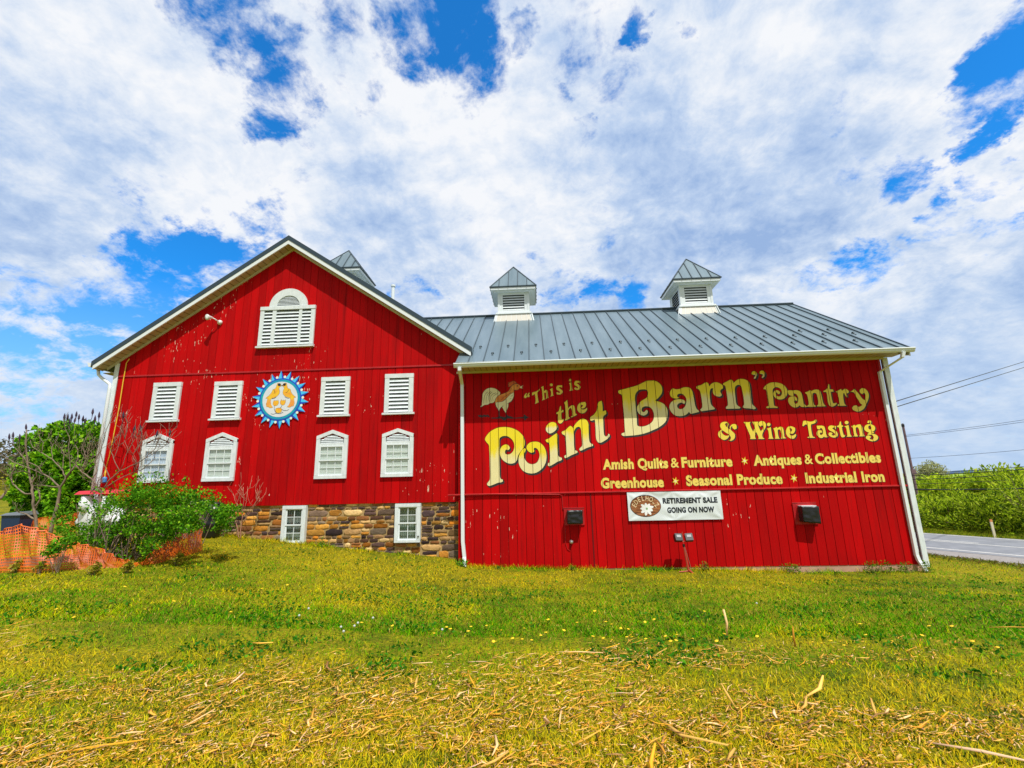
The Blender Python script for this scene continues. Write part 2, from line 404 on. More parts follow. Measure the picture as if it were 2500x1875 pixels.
# road: gravel shoulder, asphalt, painted lines; runs along direction (.53,-.85)
def strip(q0, q1, z, s0=-60, s1=160, n=40):
    d = np.array([-RQ[1], RQ[0]])/math.hypot(*RQ); nrm = np.array(RQ)/(RQ[0]**2+RQ[1]**2)
    mb = MB(); ss = np.linspace(s0, s1, n+1)
    for a, b in zip(ss[:-1], ss[1:]):
        P = [nrm*q0+d*a, nrm*q1+d*a, nrm*q1+d*b, nrm*q0+d*b]
        mb.quad(*[(p[0], p[1], z) for p in P])
    return mb
M['asphalt'] = mat('asphalt', rough=.9, build=mottled((.17, .18, .20), (.25, .26, .285), 2.0, (1, 1, 1), bmp=.25))
M['gravel'] = mat('pale_gravel', rough=.95, build=mottled((.22, .20, .19), (.34, .32, .30), 14, bmp=.5))
M['line'] = mat('road_paint', rough=.7, build=mottled((.55, .54, .5), (.8, .79, .74), 6))
kind(obj('gravel_shoulder', strip(20.3, 23.4, -1.235), M['gravel']), 'structure')
road = obj('road', strip(23.2, 29.3, -1.228), M['asphalt']); kind(road, 'structure')
def qn(p): return .85*p.x + .53*p.y
ln = MB()
for q, w in ((23.65, .13), (26.15, .11)):
    s = strip(q, q+w, -1.222); ln.add(s.v, s.f)
for k in range(-14, 40):
    s = strip(26.55, 26.66, -1.222, k*4.0, k*4.0+2.6, 1); ln.add(s.v, s.f)
for q, w in ((28.9, .12),):
    s = strip(q, q+w, -1.222); ln.add(s.v, s.f)
obj('lane_marking', ln, M['line'], road)
# far hills
def hill(name, cx, cy, rx, ry, h, col0, col1):
    n = 40; mb = MB(); vs = []
    for j in range(n+1):
        for i in range(n+1):
            u, v = i/n*2-1, j/n*2-1
            r = math.hypot(u, v); z = h*max(0, 1-r*r)*(1+.25*(fbm(u*3+9, v*3+4, int(cx) % 97)-.5)) - 1.6
            vs.append((cx+u*rx, cy+v*ry, z))
    mb.add(vs, [(j*(n+1)+i, j*(n+1)+i+1, (j+1)*(n+1)+i+1, (j+1)*(n+1)+i) for j in range(n) for i in range(n)])
    return kind(obj(name, mb, mat(name, rough=.95, build=mottled(col0, col1, .02)), smooth=True), 'structure')
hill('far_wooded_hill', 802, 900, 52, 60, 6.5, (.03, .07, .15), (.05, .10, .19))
hill('far_hill', 1900, 1200, 420, 300, 18, (.10, .17, .10), (.14, .22, .13))
hill('green_field_rise', 170, 130, 90, 70, 3.6, (.20, .34, .02), (.32, .42, .03))
hill('brown_hill', -92, 66, 40, 34, 8.0, (.14, .12, .05), (.22, .19, .08))

# ------------------------------------------------------------------ gable barn
GY = 12.25; GX0, GX1, GXC = -12.2, -2.0, -7.215
SL = .672
def gtop(x): return 8.84 - SL*abs(x-GXC)              # underside of the roof over the gable wall
gb = thing('gable_barn', 'tall red barn with a pointed gable end above a stone base and two window rows', 'barn', (GXC, GY, 0))
mb = MB(); p = .2235; k = 0; xb = [GX0]
while xb[-1] + p < GX1-.05: xb.append(xb[-1]+p)
xb.append(GX1)
cuts = sorted(set(xb+[GXC])); SEAMZ = 4.985
def siding_bottom(x): return 1.215 + .10*max(0, min(1, (-8.3-x)/.6)) + .004*math.sin(x*9)
mbu = MB()
for a, b in zip(cuts[:-1], cuts[1:]):
    ea = a+(.004 if a in xb and a != GXC else 0); eb = b-(.004 if b in xb and b != GXC else 0)
    dj = random.uniform(-.0025, .0025)
    za, zb = siding_bottom(a), siding_bottom(b)
    ya = GY+dj
    mb.hull8([(ea, ya, za), (eb, ya, zb), (eb, ya, SEAMZ), (ea, ya, SEAMZ)], [(ea, GY+.02, za), (eb, GY+.02, zb), (eb, GY+.02, SEAMZ), (ea, GY+.02, SEAMZ)])
    yu = GY-.012+dj
    ta, tb = gtop(a), gtop(b)
    if max(ta, tb) > SEAMZ+.02:
        mbu.hull8([(ea, yu, SEAMZ), (eb, yu, SEAMZ), (eb, yu, max(tb, SEAMZ)), (ea, yu, max(ta, SEAMZ))],
                 [(ea, yu+.03, SEAMZ), (eb, yu+.03, SEAMZ), (eb, yu+.03, max(tb, SEAMZ)), (ea, yu+.03, max(ta, SEAMZ))])
gwall = obj('siding', mb, M['red_gable'], gb)
obj('upper_siding', mbu, M['red_gable'], gb)
mb = MB(); mb.prism([(GX0, 1.3), (GX1, 1.3), (GX1, gtop(GX1)), (GXC, 8.84), (GX0, gtop(GX0))], GY+.0205, GY+.12)
obj('wall_core', mb, M['red_dark'], gb)
mb = MB(); mb.box(GX0, GX1, GY-.022, GY-.0125, SEAMZ-.035, SEAMZ+.01); obj('drip_edge', mb, M['red_trim'], gb)
mb = MB(); mb.box(GX0, GX0+.1, GY+.125, 24, -.3, gtop(GX0)); mb.box(GX1-.1, GX1, GY+.125, 24, -.5, gtop(GX1))
mb.prism([(GX0, 0), (GX1, 0), (GX1, gtop(GX1)), (GXC, 8.84), (GX0, gtop(GX0))], 24.0, 24.1); obj('side_wall', mb, M['red_gable'], gb)
# roof slabs, seams, rake trim, soffit
RY0, RY1 = 11.9, 24.4; XL, XR = -12.75, -1.69
def rtop(x): return 9.075 - SL*abs(x-GXC)
mb = MB()
for xa, xe in ((XL, GXC), (GXC, XR)):
    for y0, y1, off, mi in ((RY0+.03, RY1, 0, 0),):
        mb.hull8([(xa, y0, rtop(xa)), (xe, y0, rtop(xe)), (xe, y0, rtop(xe)-.12), (xa, y0, rtop(xa)-.12)][::-1],
                 [(xa, y1, rtop(xa)), (xe, y1, rtop(xe)), (xe, y1, rtop(xe)-.12), (xa, y1, rtop(xa)-.12)][::-1])
groof = obj('roof', mb, M['roof'], gb)
mb = MB()
for xa, xe in ((XL, GXC), (GXC, XR)):
    mb.hull8([(xa, RY0, rtop(xa)+.012), (xe, RY0, rtop(xe)+.012), (xe, RY0, rtop(xe)-.135), (xa, RY0, rtop(xa)-.135)][::-1],
             [(xa, RY0+.03, rtop(xa)+.012), (xe, RY0+.03, rtop(xe)+.012), (xe, RY0+.03, rtop(xe)-.135), (xa, RY0+.03, rtop(xa)-.135)][::-1])
obj('roof_edge_flashing', mb, M['roof_edge'], groof)
mb = MB(); y = RY0+.4
while y < RY1:
    for xa, xe in ((XL, GXC), (GXC, XR)):
        mb.hull8([(xa, y, rtop(xa)+.03), (xe, y, rtop(xe)+.03), (xe, y, rtop(xe)+.001), (xa, y, rtop(xa)+.001)][::-1],
                 [(xa, y+.025, rtop(xa)+.03), (xe, y+.025, rtop(xe)+.03), (xe, y+.025, rtop(xe)+.001), (xa, y+.025, rtop(xa)+.001)][::-1])
    y += .41
obj('standing_seam', mb, M['seam'], groof)
mb = MB()
for xa, xe in ((XL+.05, GXC), (GXC, XR-.03)):
    mb.hull8([(xa, RY0+.012, rtop(xa)-.137), (xe, RY0+.012, rtop(xe)-.137), (xe, RY0+.012, rtop(xe)-.262), (xa, RY0+.012, rtop(xa)-.262)][::-1],
             [(xa, RY0+.05, rtop(xa)-.137), (xe, RY0+.05, rtop(xe)-.137), (xe, RY0+.05, rtop(xe)-.262), (xa, RY0+.05, rtop(xa)-.262)][::-1])
obj('rake_board', mb, M['vinyl'], gb)
mb = MB()
for xa, xe in ((XL+.06, GXC), (GXC, XR-.04)):
    mb.hull8([(xa, RY0+.05, rtop(xa)-.235), (xe, RY0+.05, rtop(xe)-.235), (xe, RY0+.05, rtop(xe)-.25), (xa, RY0+.05, rtop(xa)-.25)][::-1],
             [(xa, GY-.02, rtop(xa)-.215), (xe, GY-.02, rtop(xe)-.215), (xe, GY-.02, rtop(xe)-.25), (xa, GY-.02, rtop(xa)-.25)][::-1])
obj('soffit', mb, M['soffit'], gb)
mb = MB()
for xa, xe in ((GX0-.35, GXC), (GXC, GX1+.2)):
    mb.hull8([(xa, GY-.045, gtop(xa)-.01), (xe, GY-.045, gtop(xe)-.01), (xe, GY-.045, gtop(xe)-.085), (xa, GY-.045, gtop(xa)-.085)][::-1],
             [(xa, GY-.0135, gtop(xa)-.01), (xe, GY-.0135, gtop(xe)-.01), (xe, GY-.0135, gtop(xe)-.085), (xa, GY-.0135, gtop(xa)-.085)][::-1])
obj('frieze_board', mb, M['cream'], gb)
# eave return box on the left, gutter end, downspout, corner board
mb = MB(); zl = rtop(XL)
mb.box(XL+.06, GX0-.001, GY, 24, zl-.27, zl-.25); obj('eave_soffit', mb, M['soffit'], gb)
mb = MB(); mb.hull8([(XL-.12, RY0+.0, zl-.03), (XL+.0, RY0, zl-.03), (XL, RY0, zl-.15), (XL-.07, RY0, zl-.15)], [(XL-.12, 24.3, zl-.03), (XL, 24.3, zl-.03), (XL, 24.3, zl-.15), (XL-.07, 24.3, zl-.15)])
obj('gutter', mb, M['vinyl'], gb)
mb = MB(); mb.tube([(XL-.02, RY0+.25, zl-.15), (XL+.02, RY0+.26, zl-.33), (XL+.12, RY0+.27, zl-.42), (GX0-.16, GY-.06, zl-.62), (GX0-.14, GY-.07, zl-.78), (GX0-.12, GY-.07, .4)], .042, 8)
obj('downspout', mb, M['vinyl'], gb, True)
mb = MB(); mb.box(GX0-.13, GX0-.001, GY-.025, GY+.06, .7, gtop(GX0)-.12); mb.box(GX0-.02, GX0+.012, GY-.03, GY-.0255, 1.3, gtop(GX0)-.12); obj('corner_board', mb, M['white'], gb)
mb = MB(); zt = rtop(XR)
mb.box(XR-.025, XR+.004, RY0+.055, 14.2, zt-.2, zt-.122); obj('eave_fascia', mb, M['roof_edge'], gb)

# windows of the gable wall
def slats(mb, x0, x1, z0, z1, yf, n, tilt=.55, fill=.95, depth=.06):
    p_ = (z1-z0)/n; th = .012
    for i in range(n):
        zc = z0 + p_*(i+.5); h = p_*fill
        a = (x0, yf, zc-h*.5); b = (x1, yf, zc-h*.5); c = (x1, yf+depth*tilt, zc+h*.32); d = (x0, yf+depth*tilt, zc+h*.32)
        mb.hull8([a, b, c, d], [(q[0], q[1]+th, q[2]+.004) for q in (a, b, c, d)])
def louvre(x0, x1, z0, z1, old=False, n=9):
    w = .125; Y = GY-.003
    m_ = MB(); wm = M['white_old'] if old else M['white']
    m_.box(x0, x0+w, Y-.055, Y, z0+.045, z1-w*.95); m_.box(x1-w, x1, Y-.055, Y, z0+.045, z1-w*.95); m_.box(x0-.005, x1+.005, Y-.06, Y, z1-w*.95+.001, z1)
    fr = obj('louvred_window', m_, wm, gb)
    m_ = MB(); m_.hull8([(x0-.045, Y-.095, z0-.02), (x1+.045, Y-.095, z0-.02), (x1+.045, Y-.095, z0+.022), (x0-.045, Y-.095, z0+.022)], [(x0-.045, Y, z0-.02), (x1+.045, Y, z0-.02), (x1+.045, Y, z0+.044), (x0-.045, Y, z0+.044)]); obj('sill', m_, wm, fr)
    m_ = MB(); slats(m_, x0+w+.002, x1-w-.002, z0+.05, z1-w, Y-.05, n, .75); obj('louvre_slat', m_, M['white'], fr)
    m_ = MB(); m_.box(x0+w, x1-w, Y-.0045, Y-.001, z0+.045, z1-w*.95); obj('dark_backing', m_, M['louvre_gap'], fr)
    return fr
louvre(-11.02, -10.19, 3.60, 4.735); louvre(-9.185, -8.365, 3.60, 4.705, True); louvre(-6.04, -5.215, 3.61, 4.728, True); louvre(-4.2, -3.39, 3.615, 4.757, True)
def sash(x0, x1, z0, z1, zp, Y, parent, cols, rows, inner, ped=True, w=.105):
    """double hung window; ped: pointed head with a little louvre"""
    xc = (x0+x1)/2; m_ = MB()
    if ped:
        hz = z1-.20                                      # foot of the pediment louvre zone
        m_.box(x0, x0+w, Y-.05, Y, z0+.09, z1-.02); m_.box(x1-w, x1, Y-.05, Y, z0+.09, z1-.02)
        for s, (xa, xe) in ((0, (x0, xc)), (1, (xc, x1))):
            za, ze = (z1, zp) if s == 0 else (zp, z1)
            m_.hull8([(xa, Y-.055, za), (xe, Y-.055, ze), (xe, Y-.055, ze-.1), (xa, Y-.055, za-.1)][::-1], [(xa, Y, za), (xe, Y, ze), (xe, Y, ze-.1), (xa, Y, za-.1)][::-1])
        m_.box(x0+w, x1-w, Y-.045, Y, hz-.07, hz-.01)
    else:
        m_.box(x0, x0+w, Y-.06, Y+.1, z0+.06, z1-w*.9); m_.box(x1-w, x1, Y-.06, Y+.1, z0+.06, z1-w*.9); m_.box(x0, x1, Y-.065, Y+.1, z1-w*.9+.001, z1)
        hz = z1-w*.9+.01
    m_.box(x0, x1, Y-.06, Y, z0, z0+.085 if ped else z0+.058)
    fr = obj('sash_window', m_, M['white'], parent)
    if ped:
        m_ = MB(); n = 5; zb = hz-.005; zt_ = zp-.15
        for i in range(n):
            za = zb+(zt_-zb)*i/n; half = (xc-x0-w)*(1-max(0, (za-z1+.12)/(zp-z1+.02)))
            half = min(half, xc-x0-w)-.015; h = (zt_-zb)/n*.8
            m_.hull8([(xc-half, Y-.045, za), (xc+half, Y-.045, za), (xc+half*.93, Y-.018, za+h), (xc-half*.93, Y-.018, za+h)], [(xc-half, Y-.035, za), (xc+half, Y-.035, za), (xc+half*.93, Y-.008, za+h), (xc-half*.93, Y-.008, za+h)])
        obj('pediment_louvre', m_, M['white'], fr)
        m_ = MB(); m_.prism([(x0+w, hz), (x1-w, hz), (x1-w, z1-.12), (xc, zp-.12), (x0+w, z1-.12)], Y-.006, Y-.002); obj('dark_backing', m_, mat('grey_gap', (.16, .19, .2)), fr)
    gx0, gx1, gz0, gz1 = x0+w, x1-w, z0+(.085 if ped else .06), hz-.07 if ped else hz
    zm = (gz0+gz1)/2; m_ = MB(); s_ = .035; yb = Y+.01 if not ped else Y-.004
    y1 = yb-.028; y0 = yb-.012
    for (za, ze, yy) in ((gz0, zm+.015, y0), (zm-.015, gz1, y1)):
        m_.box(gx0, gx0+s_, yy-.02, yy, za, ze); m_.box(gx1-s_, gx1, yy-.02, yy, za, ze)
        m_.box(gx0+s_, gx1-s_, yy-.02, yy, za, za+s_); m_.box(gx0+s_, gx1-s_, yy-.02, yy, ze-s_, ze)
        for c in range(1, cols):
            xx = gx0+(gx1-gx0)*c/cols; m_.box(xx-.008, xx+.008, yy-.014, yy-.002, za+s_, ze-s_)
        for r in range(1, rows):
            zz = za+(ze-za)*r/rows; m_.box(gx0+s_, gx1-s_, yy-.013, yy-.003, zz-.008, zz+.008)
    obj('sash', m_, M['vinyl'], fr)
    m_ = MB(); m_.box(gx0+.02, gx1-.02, y0-.0085, y0-.0065, gz0+.02, zm); m_.box(gx0+.02, gx1-.02, y1-.0085, y1-.0065, zm, gz1-.02); obj('pane', m_, M['glass'], fr)
    m_ = MB(); n = 28; yb2 = yb if ped else Y+.06; amp = .0 if inner is M['blind'] else .012
    pts = [(gx0+(gx1-gx0)*i/n, yb2-.0035+(amp if ped else 2*amp)*.3*math.sin(i*1.9)) for i in range(n+1)]
    m_.add([(a, b_, gz0) for a, b_ in pts]+[(a, b_, gz1) for a, b_ in pts], [(i, i+1, i+n+2, i+n+1) for i in range(n)])
    obj('blind' if inner is M['blind'] else 'curtain', m_, inner, fr)
    return fr
sash(-11.1, -10.2, 1.895, 3.065, 3.25, GY-.003, gb, 3, 2, M['curtain']); sash(-9.24, -8.335, 1.893, 3.055, 3.235, GY-.003, gb, 3, 2, M['blind'])
sash(-6.065, -5.18, 1.892, 3.055, 3.22, GY-.003, gb, 3, 2, M['blind']); sash(-4.222, -3.348, 1.902, 3.06, 3.212, GY-.003, gb, 3, 2, M['blind'])
# arched three bay louvre high in the gable
Y = GY-.015; m_ = MB(); x0, x1, z0, z1 = -8.03, -6.375, 5.68, 6.935
m_.box(x0-.005, x1+.005, Y-.07, Y, 6.83, z1); 
for a, b in ((x0, x0+.115), (-7.655, -7.545), (-6.852, -6.765), (x1-.115, x1)): m_.box(a, b, Y-.055, Y, z0+.06, 6.829)
m_.hull8([(x0-.03, Y-.1, z0-.02), (x1+.03, Y-.1, z0-.02), (x1+.03, Y-.1, z0+.03), (x0-.03, Y-.1, z0+.03)], [(x0-.03, Y, z0-.02), (x1+.03, Y, z0-.02), (x1+.03, Y, z0+.059), (x0-.03, Y, z0+.059)])
cx, ro, ri = -7.203, .575, .345; n = 24
for i in range(n):
    a0, a1 = math.pi*i/n, math.pi*(i+1)/n
    q = lambda r, a, zz=1.0: (cx+r*math.cos(a), 6.936+r*math.sin(a)*.965)
    P = [q(ri, a0), q(ro, a0), q(ro, a1), q(ri, a1)]
    m_.hull8([(x, Y-.055, z) for x, z in P], [(x, Y, z) for x, z in P])
pal = obj('arched_louvre_window', m_, M['white'], gb)
m_ = MB()
for a, b in ((x0+.117, -7.657), (-7.543, -6.854), (-6.763, x1-.117)): slats(m_, a, b, z0+.065, 6.815, Y-.05, 10, .75)
obj('louvre_slat', m_, M['white'], pal)
m_ = MB(); m_.box(x0+.11, x1-.11, Y-.0055, Y-.001, z0+.05, 6.83); m_.prism([(cx+.35*math.cos(math.pi*i/16), 6.94+.34*math.sin(math.pi*i/16)) for i in range(17)], Y-.0055, Y-.001); obj('dark_backing', m_, M['louvre_gap'], pal)
m_ = MB()
for i in range(8):
    za = 6.945+.335*i/8; hw = math.sqrt(max(0, .345**2-(za-6.936)**2)); hw2 = math.sqrt(max(.0004, .345**2-(za+.03-6.936)**2))
    m_.hull8([(cx-hw, Y-.045, za), (cx+hw, Y-.045, za), (cx+hw2, Y-.02, za+.032), (cx-hw2, Y-.02, za+.032)], [(cx-hw, Y-.035, za), (cx+hw, Y-.035, za), (cx+hw2, Y-.01, za+.032), (cx-hw2, Y-.01, za+.032)])
obj('fan_louvre_slat', m_, M['white'], pal)

# stone foundation: individually shaped stones bedded in mortar
SZ0, SZ1 = -.55, 1.30; SX0, SX1 = GX0, -2.03; SY = GY+.05
wins = [(-6.865, -6.215, .21, 1.2), (-3.795, -3.108, .212, 1.197)]
m_ = MB(); xs_ = [SX0, wins[0][0], wins[0][1], wins[1][0], wins[1][1], SX1]
for i in range(5):
    if i % 2 == 0: m_.box(xs_[i], xs_[i+1], SY, SY+.3, SZ0, SZ1)
    else:
        w_ = wins[i//2]; m_.box(xs_[i], xs_[i+1], SY, SY+.3, SZ0, w_[2]); m_.box(xs_[i], xs_[i+1], SY, SY+.3, w_[3], SZ1)
found = obj('stone_foundation', m_, M['mortar'], gb)
pal_ = [(.34, .13, .025), (.42, .19, .03), (.50, .26, .05), (.26, .11, .04), (.12, .06, .04), (.075, .045, .04), (.06, .04, .045), (.15, .105, .08), (.05, .032, .035), (.46, .30, .13), (.54, .39, .19), (.32, .20, .09), (.19, .15, .115), (.48, .18, .02), (.10, .06, .055), (.24, .14, .07)]
r2 = random.Random(3); sm = MB(); cols = []
def stone(x0, x1, z0, z1):
    w, h = x1-x0, z1-z0; g = .005; c = Vector(r2.choice(pal_))*r2.choice([.6, .9, 1.2, 1.4, 1.6]); n = max(10, int((w+h)*16)); pts = []
    d = r2.uniform(.006, .020)
    for i in range(n):
        t = i/n*2*(w+h)
        if t < w: p_ = (x0+t, z0)
        elif t < w+h: p_ = (x1, z0+t-w)
        elif t < 2*w+h: p_ = (x1-(t-w-h), z1)
        else: p_ = (x0, z1-(t-2*w-h))
        cx_, cz_ = (x0+x1)/2, (z0+z1)/2; u, v = (p_[0]-cx_)/(w/2), (p_[1]-cz_)/(h/2)
        k_ = 1-.085*(u*u*v*v)*r2.uniform(.2, 2.2)
        pts.append((cx_+u*(w/2-g)*k_+r2.uniform(-.008, .008), cz_+v*(h/2-g)*k_+r2.uniform(-.011, .011)))
    cx_ = sum(p_[0] for p_ in pts)/n; cz_ = sum(p_[1] for p_ in pts)/n
    ring2 = [(cx_+(a-cx_)*(1-.010/max(.05, w)), cz_+(b-cz_)*(1-.010/max(.05, h))) for a, b in pts]
    ring3 = [(cx_+(a-cx_)*.78, cz_+(b-cz_)*.72) for a, b in pts]
    V_ = [(a, SY+.005, b) for a, b in pts]+[(a, SY-d*.75, b) for a, b in ring2]+[(a, SY-d+r2.uniform(-.012, .008), b) for a, b in ring3]+[(cx_, SY-d-r2.uniform(0, .012), cz_)]
    F_ = [(i, (i+1) % n, n+(i+1) % n, n+i) for i in range(n)]+[(n+i, n+(i+1) % n, 2*n+(i+1) % n, 2*n+i) for i in range(n)]+[(2*n+i, 2*n+(i+1) % n, 3*n) for i in range(n)]
    sm.add(V_, F_); cols.extend([(*c, 1)]*len(V_))
def course(x0, x1, z0, z1):
    x = x0
    while x < x1-.02:
        h = z1-z0; w = min(x1-x, max(.1, r2.uniform(1.0, 3.3)*max(h, .075)+.02))
        if x1-x-w < .1: w = x1-x
        if h > .12 and r2.random() < .32:
            zm = z0+h*r2.uniform(.4, .6); stone(x, x+w, z0, zm); stone(x, x+w, zm, z1)
        else: stone(x, x+w, z0, z1)
        x += w
zz = SZ0
edges_x = [SX0, wins[0][0]-.0, wins[0][1], wins[1][0], wins[1][1], SX1]
for i in range(5):
    zz = SZ0
    w_ = wins[i//2] if i % 2 else None
    while zz < SZ1-.01:
        h = r2.uniform(.075, .185)
        if SZ1-zz-h < .07: h = SZ1-zz
        top = zz+h
        if w_ and zz < w_[2] < top: top = w_[2]
        if w_ and w_[2]-1e-6 <= zz < w_[3]: zz = w_[3]; continue
        if not (w_ and (zz >= w_[2]-1e-6 and zz < w_[3])): course(edges_x[i], edges_x[i+1], zz, top)
        zz = top
sm.c = cols; obj('field_stone', sm, M['stone'], found, True)
for w_ in wins:
    f_ = sash(w_[0], w_[1], w_[2], w_[3], 0, GY+.0, gb, 2, 2, M['lace'], False, .095)
    m_ = MB(); m_.box(w_[0]+.03, w_[1]-.03, SY+.2, SY+.28, w_[2]+.03, w_[3]-.03); obj('dark_backing', m_, M['dark'], f_)
m_ = MB(); m_.lathe([(.02, 0), (.02, .015)], (-3.155, GY-.066, .36), (0, -1, 0), 10); obj('window_latch', m_, M['black'], gb)

# ------------------------------------------------------------------ cupola builder (part of a barn, with its own pieces)
def cupola(parent, cx, cy, zridge, along_x=True):
    """roof ridge runs along x (or y); zridge is the ridge height"""
    def xf(mb_):
        if not along_x: mb_.v = [(cx-(v[1]-cy), cy+(v[0]-cx), v[2]) for v in mb_.v]
        return mb_
    zs = zridge-.095; zt_ = zridge+.70
    b_ = MB(); h = .575
    for sx in (-1, 1):
        for sy in (-1, 1):
            b_.box(cx+sx*h-.075 if sx > 0 else cx-h-.0, cx+h if sx > 0 else cx-h+.075, cy+h-.075 if sy > 0 else cy-h, cy+h if sy > 0 else cy-h+.075, zs, zt_)
    for s in (-1, 1):
        for k_, (za, ze) in enumerate(((zs, zs+.09), (zt_-.11, zt_))):
            b_.box(cx-h+.075, cx+h-.075, cy+s*h-(.04 if s > 0 else -.01), cy+s*h-(.01 if s > 0 else -.04), za, ze)
            b_.box(cx+s*h-(.04 if s > 0 else -.01), cx+s*h-(.01 if s > 0 else -.04), cy-h+.075, cy+h-.075, za, ze)
        for t in (-1, 1):
            b_.box(cx+t*(h-.075-.055)-.055, cx+t*(h-.075-.055)+.055, cy+s*h-(.035 if s > 0 else -.015), cy+s*h-(.015 if s > 0 else -.035), zs+.091, zt_-.111)
            b_.box(cx+s*h-(.035 if s > 0 else -.015), cx+s*h-(.015 if s > 0 else -.035), cy+t*(h-.13)-.055, cy+t*(h-.13)+.055, zs+.091, zt_-.111)
    cu = obj('cupola', xf(b_), M['vinyl'], parent)
    m_ = MB(); w = h-.185
    slats(m_, cx-w, cx+w, zs+.10, zt_-.12, cy-h+.02, 6, .8)
    bk = MB(); slats(bk, cx-w, cx+w, zs+.10, zt_-.12, 0, 6, .8)
    m_.add([(v[0], 2*cy-(cy-h+.02)-v[1], v[2]) for v in bk.v], bk.f)
    for s in (-1, 1): m_.add([(cx+s*(h-.02-v[1]), cy+(v[0]-cx), v[2]) for v in bk.v], bk.f)
    obj('louvre_slat', xf(m_), M['vinyl'], cu)
    m_ = MB(); m_.box(cx-h+.1, cx+h-.1, cy-h+.1, cy+h-.1, zs, zt_-.02); obj('dark_core', xf(m_), M['dark'], cu)
    m_ = MB(); m_.box(cx-.63, cx+.63, cy-.63, cy+.63, zs-.045, zs-.0); m_.box(cx-.655, cx+.655, cy-.655, cy+.655, zs-.07, zs-.046); obj('ledge', xf(m_), M['vinyl'], cu)
    m_ = MB(); a, b = .615, .70; zb = zridge-.55
    T_ = [(cx-a, cy-a, zs-.07), (cx+a, cy-a, zs-.07), (cx+a, cy+a, zs-.07), (cx-a, cy+a, zs-.07)]
    B_ = [(cx-b, cy-b, zb), (cx+b, cy-b, zb), (cx+b, cy+b, zb), (cx-b, cy+b, zb)]
    for i in range(4): m_.quad(B_[i], B_[(i+1) % 4], T_[(i+1) % 4], T_[i])
    sk = obj('skirt', xf(m_), M['cream2'], cu)
    m_ = MB()
    for s in (-1, 1):
        for i in range(8):
            t = -1+2*i/7; ww = .05 if i in (0, 7) else .006
            for ax in (0, 1):
                P = lambda f, o, d_: ((cx+t*f+o, cy+s*(f+d_)) if ax == 0 else (cx+s*(f+d_), cy+t*f+o))
                tt = [P(a, -ww, .008), P(a, ww, .008)]; bb = [P(b, -ww, .008), P(b, ww, .008)]
                m_.quad((*bb[0], zb), (*bb[1], zb), (*tt[1], zs-.072), (*tt[0], zs-.072))
    obj('batten', xf(m_), M['vinyl'], cu)
    # roof
    e = .84; ze = zt_+.10; za = zridge+1.96
    m_ = MB(); m_.hull8([(cx-e+.03, cy-e+.03, zt_+.0), (cx+e-.03, cy-e+.03, zt_), (cx+e-.03, cy+e-.03, zt_), (cx-e+.03, cy+e-.03, zt_)], [(cx-e+.03, cy-e+.03, ze-.02), (cx+e-.03, cy-e+.03, ze-.02), (cx+e-.03, cy+e-.03, ze-.02), (cx-e+.03, cy+e-.03, ze-.02)])
    m_.box(cx-e+.1, cx+e-.1, cy-e+.1, cy+e-.1, zt_-.03, zt_-.001)
    obj('cupola_eave', xf(m_), M['vinyl'], cu)
    m_ = MB(); C = [(cx-e, cy-e, ze), (cx+e, cy-e, ze), (cx+e, cy+e, ze), (cx-e, cy+e, ze)]; ap = (cx, cy, za)
    m_.add(C+[ap], [(0, 1, 4), (1, 2, 4), (2, 3, 4), (3, 0, 4), (3, 2, 1, 0)]); rf = obj('cupola_roof', xf(m_), M['roof'], cu)
    m_ = MB()
    for i in range(4):
        A_, B2 = Vector(C[i]), Vector(C[(i+1) % 4]); P_ = Vector(ap); nrm = (B2-A_).cross(P_-A_).normalized()
        m_.tube([A_+Vector((0, 0, .0)), P_+Vector((0, 0, .01))], .024, 5)
        m_.hull8([A_+nrm*.004, B2+nrm*.004, B2+nrm*.004+Vector((0, 0, .03)), A_+nrm*.004+Vector((0, 0, .03))], [A_-nrm*.03, B2-nrm*.03, B2-nrm*.03+Vector((0, 0, .0)), A_-nrm*.03])
        for k_ in (.2, .4, .6, .8):
            s0 = A_.lerp(B2, k_); t = 1-abs(k_-.5)*2; s1 = s0.lerp((A_.lerp(B2, .5)*0+P_)+(s0-A_.lerp(B2, .5)), t)
            d_ = (B2-A_).normalized()*.012
            m_.hull8([s0-d_, s0+d_, s1+d_, s1-d_], [s0-d_+nrm*.03, s0+d_+nrm*.03, s1+d_+nrm*.03, s1-d_+nrm*.03])
    obj('cupola_seam', xf(m_), M['seam'], cu)
    return cu
M['cream2'] = mat('cream_metal_panel', (.66, .63, .55), .45)
cupola(gb, GXC, 16.1, rtop(GXC)-.17, False)
m_ = MB(); px_ = at(960, 700, 14.2); zr = rtop(px_.x); m_.tube([(px_.x, 14.2, zr-.1), (px_.x, 14.2, px_.z)], .055, 10); m_.lathe([(.08, 0), (.08, .06), (.02, .09)], (px_.x, 14.2, px_.z), (0, 0, 1), 12)
obj('vent_pipe', m_, M['vinyl'], gb)
